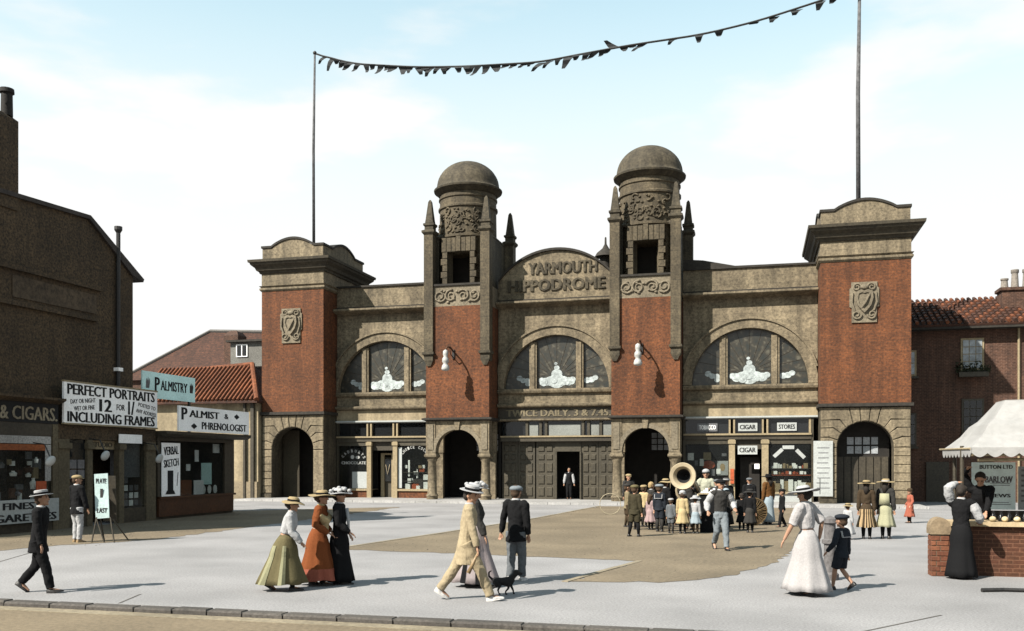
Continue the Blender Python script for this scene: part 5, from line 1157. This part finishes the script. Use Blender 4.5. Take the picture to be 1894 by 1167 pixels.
person('woman in long black coat and big white hat on the right of the three', -6.85, 14.55, 12, 1.66, hz=.5, feet=((-.045,-.03,0,5),(.045,.05,0,0)), hands=((-.11,.08,.50),(.08,.13,.53)), yaw=-10, top='coat', topm=C_BLACK, hem=.40, skirt=(C_BLACK,.03,.05,.13), legm=C_BLACK, hat=('flower',C_WHITE,C_BLACK), hair=HAIRD, bun=True, collar=C_WHITE, vox=.009,
       extras=lambda P, mk, arms, tor, legs, hp: mk(MB().tube([tor(-.01,.075,.27),tor(.015,.098,.15),tor(.015,.10,.05)],[.02,.016,.012],8), 'blouse_front', C_WHITE))
# khaki man, his companion and the dog
person('tall man in a loose khaki suit and white boater striding right', -4.2, 13.3, 15, 1.80, lean=6, hz=.475, feet=((-.05,-.22,.045,30),(.05,.2,0,-10)), hands=((-.15,-.05,.40),(.15,.10,.42)), yaw=-20, pitch=12, top='coat', topm=C_KHAKI, legm=C_KHAKI, hem=.30, shoes=LEATHW, hat=('boater',C_WHITE,C_BLACK), hair=HAIRD, collar=C_WHITE, vox=.009,
       extras=lambda P, mk, arms, tor, legs, hp: mk(MB().tube([arms[1][2]+Vector((0,.02,-.02)), arms[1][2]+Vector((0,-.03,-.13)), arms[1][2]+Vector((.01,-.07,-.21))],[.008,.016,.02],6), 'folded_paper', LEATHB))
person('woman in a grey rose dress and white hat walking behind the khaki man', -4.52, 14.8, 15, 1.76, hz=.5, feet=((-.05,-.06,0,5),(.05,.08,0,0)), hands=((-.12,.06,.48),(.12,.10,.46)), top='blouse', topm=C_DK, hem=.53, skirt=(C_MUSH,.05,.07,.19,C_BLACK,((.02,.05),(.9,.94))), legm=C_BLACK, hat=('flower',C_WHITE,C_WHITE), hair=HAIRD, bun=True, collar=C_WHITE)
person('man in black jacket and grey flat cap walking away towards the theatre', -4.05, 15.7, 78, 1.72, feet=((-.045,-.05,0,10),(.045,.04,0,0)), hands=((-.2,.04,.43),(.13,.02,.46)), hz=.497, top='jacket', topm=C_BLACK, legm=C_GREY, hem=.40, shoes=LEATHW, hat=('cap',C_SLATE,C_SLATE), collar=C_WHITE, hair=HAIRB, vox=.009)
# dog
DG = thing('dog', 'small black dog trotting at the heels of the khaki man', 'dog', (-3.82, 14.0, 0), R(15))
d = MB()
def dr(c, rx, rz, n=10): return [Vector((c[0], c[1]+rx*math.cos(2*PI*k/n), c[2]+rz*math.sin(2*PI*k/n))) for k in range(n)]
d.loft([dr((-.17,0,.21),.035,.04),dr((-.13,0,.21),.06,.065),dr((-.02,0,.205),.055,.06),dr((.08,0,.20),.065,.085),dr((.15,0,.22),.05,.07),dr((.18,0,.24),.025,.03)])
d.tube([(.12,0,.24),(.18,0,.31),(.2,0,.33)],[.05,.042,.045],8); d.ell((.21,0,.345),(.055,.045,.045),10,8); d.tube([(.24,0,.335),(.30,0,.32)],[.028,.018],8)
for s_ in (-1,1):
    d.loft([[Vector((.185,s_*.035-.012,.37)),Vector((.185,s_*.035+.012,.37)),Vector((.205,s_*.035,.37))],[Vector((.185,s_*.04-.002,.425)),Vector((.185,s_*.04+.002,.425)),Vector((.187,s_*.04,.425))]])
    f_ = .06*s_
    d.tube([(.10,s_*.035,.18),(.11+f_*.5,s_*.035,.10),(.10+f_,s_*.035,.055),(.10+f_,s_*.035,.012),(.125+f_,s_*.035,.012)],[.03,.02,.015,.013,.014],7)
    d.tube([(-.12,s_*.035,.2),(-.07-f_*.4,s_*.035,.135),(-.14-f_,s_*.035,.075),(-.12-f_,s_*.035,.014),(-.095-f_,s_*.035,.012)],[.045,.03,.016,.013,.014],7)
d.tube([(-.16,0,.23),(-.22,0,.29),(-.22,0,.35),(-.18,0,.375)],[.022,.018,.015,.01],7)
o = d.build('body', mat('black_fur', (0.012,0.011,0.011), var=.3, scale=60, bump=.6), DG, local=True, smooth=True); remesh(o, .008, 2, .008)
for s_ in (-1,1): MB().ell((.245,s_*.028,.357),(.007,.007,.007),6,5).build('eye', mat('dog_eye',(0.08,0.05,0.02),rough=.2), DG, local=True, smooth=True)
# man in the entrance
person('man in white sleeves and dark waistcoat standing in the dark theatre doorway', -9.75, 49.2, -80, 1.75, hands=((-.16,.05,.45),(.16,.05,.45)), top='waistcoat', topm=C_BLACK, legm=C_BLACK, hem=.45, sleevem=C_WHITE, collar=C_WHITE, vox=.018, hair=HAIRD, z0=GZ)
# ---- the crowd round the horn
CG = 'crowd round the horn'
V2 = .014
person('boy in pale jacket and dark knickerbockers at the left edge of the crowd', -4.0, 29.7, 20, 1.42, child=True, feet=((-.06,-.03,0,0),(.05,.02,0,0)), topm=cloth('drab',(0.22,0.18,0.11)), top='jacket', legm=C_BROWN, shorts=C_BROWN, hem=.42, hat=('cap',C_DK,C_DK), vox=V2, group=CG)
person('boy in dark brown suit standing in front at the left of the crowd', -3.28, 25.9, 70, 1.48, child=True, feet=((-.1,-.04,0,0),(.07,.02,0,0)), topm=cloth('dkolive',(0.05,0.043,0.026)), top='jacket', legm=cloth('dkolive',(0.05,0.043,0.026)), shorts=C_BLACK, hem=.42, hat=('cap',C_OLIVE,C_DK), vox=.011, group=CG)
person('child in cream jersey behind the boy in brown', -3.5, 29.9, 60, 1.38, child=True, topm=C_YELLOW, top='jacket', legm=C_DK, shorts=C_DK, hem=.45, hat=('cap',C_STRAW,C_DK), vox=V2, group=CG)
person('small girl in a pale pink dress in the crowd', -3.15, 28.6, 60, 1.12, child=True, topm=C_PINK, top='blouse', hem=.5, skirt=(C_PINK,.22,.1,.17), legm=C_BLACK, hair=HAIRB, bun='long', vox=V2, group=CG)
person('boy in navy sailor suit with white edged collar and grey cap', -2.8, 27.9, 75, 1.45, child=True, topm=C_NAVY, top='jacket', legm=C_NAVY, shorts=C_DK, hem=.44, hat=('beret',C_SLATE,C_SLATE), sailor=C_NAVY, vox=V2, group=CG)
person('boy in dark cap half hidden left of the sailor boy', -3.0, 29.6, 80, 1.4, child=True, topm=C_DK, top='jacket', legm=C_DK, shorts=C_DK, hem=.43, hat=('cap',C_STRAW,C_DK), vox=V2, group=CG)
person('little boy in grey suit between sailor boy and girl in sand coat', -2.42, 27.4, 80, 1.05, child=True, topm=C_GREY, top='jacket', legm=C_GREY, shorts=C_DK, hem=.42, hat=('cap',C_WHITE,C_WHITE), vox=V2, group=CG)
person('girl in long sand coloured coat and white bonnet seen from behind', -2.08, 27.3, 85, 1.27, child=True, topm=C_YELLOW, top='coat', hem=.4, skirt=(C_YELLOW,.24,.05,.155), legm=C_BLACK, hat=('helmet',C_WHITE,C_WHITE), hair=HAIRB, vox=V2, group=CG)
person('child in grey and white frock right of the girl in the sand coat', -1.72, 27.4, 88, 1.12, child=True, topm=C_WHITE, top='blouse', hem=.45, skirt=(C_BLU,.27,.05,.16), legm=C_BROWN, hat=('straw',C_WHITE,C_WHITE), hair=HAIRB, vox=V2, group=CG)
person('child in dark frock behind the drum stand', -1.35, 28.4, 100, 1.2, child=True, topm=C_BLACK, top='blouse', hem=.45, skirt=(C_BLACK,.2,.05,.16), legm=C_BLACK, hair=HAIRD, vox=V2, group=CG)
person('girl in dark dress and white cap behind the drum stand', -.9, 28.8, 90, 1.3, child=True, topm=C_DK, top='blouse', hem=.45, skirt=(C_BLACK,.2,.05,.17), legm=C_BLACK, hat=('helmet',C_BLU,C_BLU), hair=HAIRD, vox=V2, group=CG)
person('boy with bare fair head deep in the crowd', -3.4, 31.2, 40, 1.45, child=True, topm=C_DK, top='jacket', legm=C_DK, shorts=C_DK, vox=V2, hair=mat('fair_hair',(0.36,0.25,0.12)), group=CG, collar=C_WHITE)
person('tall lad in dark suit and tilted pale cap behind the left boys', -4.6, 34.5, -60, 1.7, topm=C_DK, top='jacket', legm=C_DK, hem=.42, hat=('cap',C_STRAW,C_STRAW), vox=.016, group=CG)
person('man in white shirt sleeves and dark waistcoat walking forward before the crowd', -.83, 22.5, -72, 1.73, hz=.492, feet=((-.05,.12,0,-5),(.05,-.14,.05,35)), hands=((-.17,.10,.57),(.19,.06,.53)), yaw=8, pitch=4, top='waistcoat', topm=C_DK, legm=C_SLATE, hem=.465, sleevem=C_WHITE, collar=C_WHITE, hair=HAIRD, hat=('cap',C_BLACK,C_BLACK), shoes=LEATH, vox=.010, group=CG)
person('bandsman in dark coat holding up the big horn', -2.0, 29.2, -100, 1.75, hands=((-.1,.22,.72),(.12,.2,.7)), top='jacket', topm=C_DK, legm=C_DK, hem=.42, vox=V2, hat=('cap',C_DK,C_BLACK), group=CG)
person('bandsman in pale coat and white domed helmet right of the horn', -1.55, 29.9, -90, 1.9, hands=((-.08,.15,.65),(.1,.16,.62)), top='jacket', topm=cloth('palegreen',(0.42,0.42,0.33)), legm=C_DK, hem=.42, vox=V2, hat=('helmet',C_WHITE,C_BLACK), group=CG)
person('man in dark clothes with white collar standing before the cigar shop door', -.25, 32.7, -85, 1.6, top='jacket', topm=C_BLACK, legm=C_BLACK, hem=.4, vox=V2, hat=('cap',C_GREY,C_BLACK), collar=C_WHITE, group=CG)
person('woman in brown coat with long hair before the right cigar window', .38, 32.2, 130, 1.72, top='coat', topm=cloth('chestnut',(0.13,0.06,0.02)), hem=.5, skirt=(C_BLU,.05,.04,.14), legm=C_BLACK, vox=V2, hat=('wide',C_BLACK,C_BLACK), hair=HAIRD, bun='long', group=CG)
person('boy in black suit striding beside the brown wheel', .78, 30.9, 200, 1.25, child=True, feet=((-.06,.1,0,0),(.06,-.1,.02,20)), top='jacket', topm=C_BLACK, legm=C_BLACK, hem=.43, vox=V2, hat=('cap',C_BLACK,C_BLACK), group=CG)
person('child in dark coat right of the walking man in shirt sleeves', -.45, 29.4, 95, 1.15, child=True, top='coat', topm=C_BLACK, hem=.4, skirt=(C_BLACK,.2,.04,.15), legm=C_BLACK, vox=V2, hair=HAIRD, group=CG)
person('girl in dark coat and black hat just right of the walking man in shirt sleeves', -.2, 28.2, 80, 1.3, child=True, top='coat', topm=C_BLACK, hem=.4, skirt=(C_DK,.22,.05,.15), legm=C_BLACK, vox=V2, hat=('straw',C_DK,C_BLACK), hair=HAIRD, group=CG)
person('man in black suit and bowler shaped cap behind the horn holder', -2.5, 31.0, -95, 1.74, top='jacket', topm=C_BLACK, legm=C_BLACK, hem=.41, vox=V2, hat=('helmet',C_BLACK,C_BLACK), collar=C_WHITE, group=CG)
person('woman in dark dress and wide black hat behind the walking man in shirt sleeves', -.95, 30.6, -80, 1.62, top='blouse', topm=C_BLACK, hem=.52, skirt=(C_BLACK,.06,.05,.15), legm=C_BLACK, vox=V2, hat=('wide',C_DK,C_WHITE), hair=HAIRD, bun=True, collar=C_WHITE, group=CG)
person('lad in dark jacket and grey cap close behind the stand', -1.2, 29.5, -100, 1.6, top='jacket', topm=C_DK, legm=C_DK, hem=.42, vox=V2, hat=('cap',C_GREY,C_BLACK), collar=C_WHITE, group=CG)
person('small dark boy standing at the left of the pink girl', -3.6, 28.6, 40, 1.2, child=True, top='jacket', topm=C_DK, legm=C_DK, shorts=C_BLACK, hem=.43, vox=V2, hat=('cap',C_DK,C_BLACK), group=CG)
person('tall boy in black with straw hat at the back of the crowd', -2.9, 30.8, 60, 1.55, child=True, top='jacket', topm=C_BLACK, legm=C_BLACK, hem=.43, vox=V2, hat=('straw',C_STRAW,C_BLACK), collar=C_WHITE, group=CG)
# the horn
HN = thing('horn', 'large cream rimmed horn with dark throat raised above the children', 'horn', (-2.12, 27.9, 1.64))
h = MB().lathe(0, 0, [(.385,0),(.40,.02),(.385,.045),(.30,.05),(.24,.10),(.20,.2),(.14,.42),(.07,.75),(.04,1.0),(.03,1.0),(.06,.74),(.12,.42),(.185,.2),(.225,.09),(.29,.015),(.385,0)], 40, cap=False)
M = Matrix.Translation((-2.12,27.85,1.66)) @ Matrix.Rotation(R(-10),4,'Z') @ Matrix.Rotation(R(-90),4,'X')
h.xf(M); h.build('bell', GOLD, HN, smooth='auto')
h = MB().lathe(0,0,[(.228,.09),(.18,.2),(.11,.42),(.02,.44)],32, cap=False); h.xf(M); h.build('throat', BLACK, HN, smooth=True)
pts = [(-2.05+.34*math.cos(a*.35)+.0, 28.85+.02*a, 1.2+.36*math.sin(a*.35)) for a in range(20)]
MB().tube([(-1.98,28.83,1.66)]+pts, .045, 8).build('coiled_tube', GOLD, HN, smooth=True)
DS = thing('music_stand', 'dark draped stand with a pale top among the children', 'stand', (-1.3, 28.0, 0))
MB().box(-1.62,-1.1,27.9,28.3,.0,1.12).build('cabinet', C_BLACK, DS); MB().box(-1.66,-1.06,27.86,28.34,1.125,1.16).build('top', CREAMW, DS)
mb = MB()
for q in range(7): mb.box(-1.6+q*.07,-1.54+q*.07,27.95+.02*(q%2),28.2,1.165,1.2+.05*(q%3))
mb.build('sheet_music', WHITE, DS)
WHL = thing('wicker_wheel', 'large round brown wicker disc standing on edge before the cigar shop', 'basket', (-.12, 31.45, 0))
Mw = Matrix.Translation((-.12,31.45,.46)) @ Matrix.Rotation(R(12),4,'Z') @ Matrix.Rotation(R(-84),4,'X')
w_ = MB().lathe(0,0,[(.02,-.04),(.40,-.02),(.44,-.02),(.455,.0),(.44,.03),(.40,.22),(.3,.25),(.02,.25)],36); w_.xf(Mw); w_.build('drum', mat('brown_wicker',(0.075,0.045,0.018),var=.5,scale=18), WHL, smooth='auto')
w_ = MB()
for q in range(30): a = 2*PI*q/30+.05*math.sin(q*3); w_.tube([(.05*math.cos(a),.05*math.sin(a),-.05),(.41*math.cos(a+.05),.41*math.sin(a+.05),-.035)],.011,5)
w_.xf(Mw); w_.build('spokes', mat('straw_spoke',(0.16,0.105,0.045),var=.5), WHL)
w_ = MB(); w_.tube([(.445*math.cos(a*2*PI/36),.445*math.sin(a*2*PI/36),-.01) for a in range(37)],.02,6); w_.xf(Mw); w_.build('rim', mat('straw_spoke',(0.24,0.16,0.07)), WHL)
o = MB().tube([(.41*math.cos(a*2*PI/40),0,.41+.41*math.sin(a*2*PI/40)) for a in range(41)], .014, 6); o.xf(Matrix.Translation((-5.6,36.6,.02)) @ Matrix.Rotation(R(14),4,'Z') @ Matrix.Rotation(R(-4),4,'X'))
tag(o.build('hoop', mat('pale_wood_hoop',(0.42,0.36,0.25))), 'big pale wooden hoop standing left of the crowd', 'hoop')
# ---- right hand group
person('woman in long white dress and white hat walking left with a small boy', .77, 15.15, 150, 1.74, hz=.5, lean=6, feet=((-.05,-.06,0,5),(.05,.09,0,0)), hands=((-.17,.16,.46),(.13,-.04,.50)), pitch=10, top='blouse', topm=C_PALE, hem=.55, skirt=(C_PALE,.045,.07,.18), legm=C_BLACK, hat=('wide',C_WHITE,C_BLACK), hair=HAIRD, bun=True, collar=C_WHITE, sleeve=.5, vox=.009)
person('small boy in navy sailor suit walking beside the woman in white', 1.32, 15.85, 140, 1.25, child=True, feet=((-.05,.1,0,0),(.05,-.12,.06,35)), hands=((-.17,.1,.5),(.14,.0,.45)), top='jacket', topm=C_NAVY, legm=C_NAVY, shorts=True, bare=True, hem=.42, hat=('beret',C_NAVY,C_BLACK), sailor=C_NAVY, vox=.009)
person('small child in white frock and straw hat beyond the sailor boy', 2.35, 26.4, 60, .98, child=True, top='blouse', topm=C_WHITE, hem=.45, skirt=(C_WHITE,.15,.06,.2), legm=C_WHITE, hat=('straw',C_STRAW,C_BLACK), vox=.012)
person('girl with brown striped skirt and wide pale hat near the right arch', 2.85, 26.7, 80, 1.62, top='blouse', topm=C_BROWN, hem=.52, skirt=(C_BROWN,.2,.09,.15,cloth('buff',(0.42,0.30,0.17)),tuple((q/22,q/22+.01) for q in range(22))), legm=C_BLACK, hat=('wide',C_STRAW,C_BLACK), hair=HAIRD, bun='long', vox=.012)
person('girl in pale green pinafore and wide pale hat near the right arch', 3.35, 26.85, 70, 1.66, top='blouse', topm=C_DK, hem=.52, skirt=(cloth('pale_green',(0.37,0.36,0.24)),.2,.06,.15), legm=C_BLACK, hat=('wide',C_STRAW,C_WHITE), hair=HAIRD, bun='long', vox=.012,
       extras=lambda P, mk, arms, tor, legs, hp: mk(MB().loft([[tor(-.07,-.085,.24),tor(.07,-.085,.24),tor(.07,-.05,.24),tor(-.07,-.05,.24)],[tor(-.08,-.09,.06),tor(.08,-.09,.06),tor(.08,-.05,.06),tor(-.08,-.05,.06)]]), 'pinafore_back', cloth('pale_green',(0.37,0.36,0.24))))
person('small child in a coral red dress by the right end tower', 5.05, 34.2, 200, 1.2, child=True, hands=((-.2,.1,.5),(.14,.06,.5)), top='blouse', topm=C_CORAL, hem=.5, skirt=(C_CORAL,.18,.06,.15), legm=C_BLACK, hat=('helmet',C_BROWN,C_BROWN), vox=.013)
person('stout woman in black with white sleeves raising her arm at the stall counter', 3.5, 18.0, 70, 1.72, feet=((-.06,.0,0,0),(.06,.04,0,0)), hands=((-.05,.05,.98),(.15,.16,.58)), top='blouse', topm=C_BLACK, hem=.5, sleevem=C_WHITE, skirt=(C_BLACK,.025,.03,.155), legm=C_BLACK, hair=HAIRD, bun=True, vox=.009, collar=C_WHITE)
person('dark haired man in black reaching over the stall counter', 4.15, 19.45, -110, 1.78, lean=22, hands=((-.08,.33,.52),(.1,.28,.98)), pitch=42, top='jacket', topm=C_BLACK, legm=C_BLACK, hem=.44, hair=HAIRD, z0=.2, vox=.010)
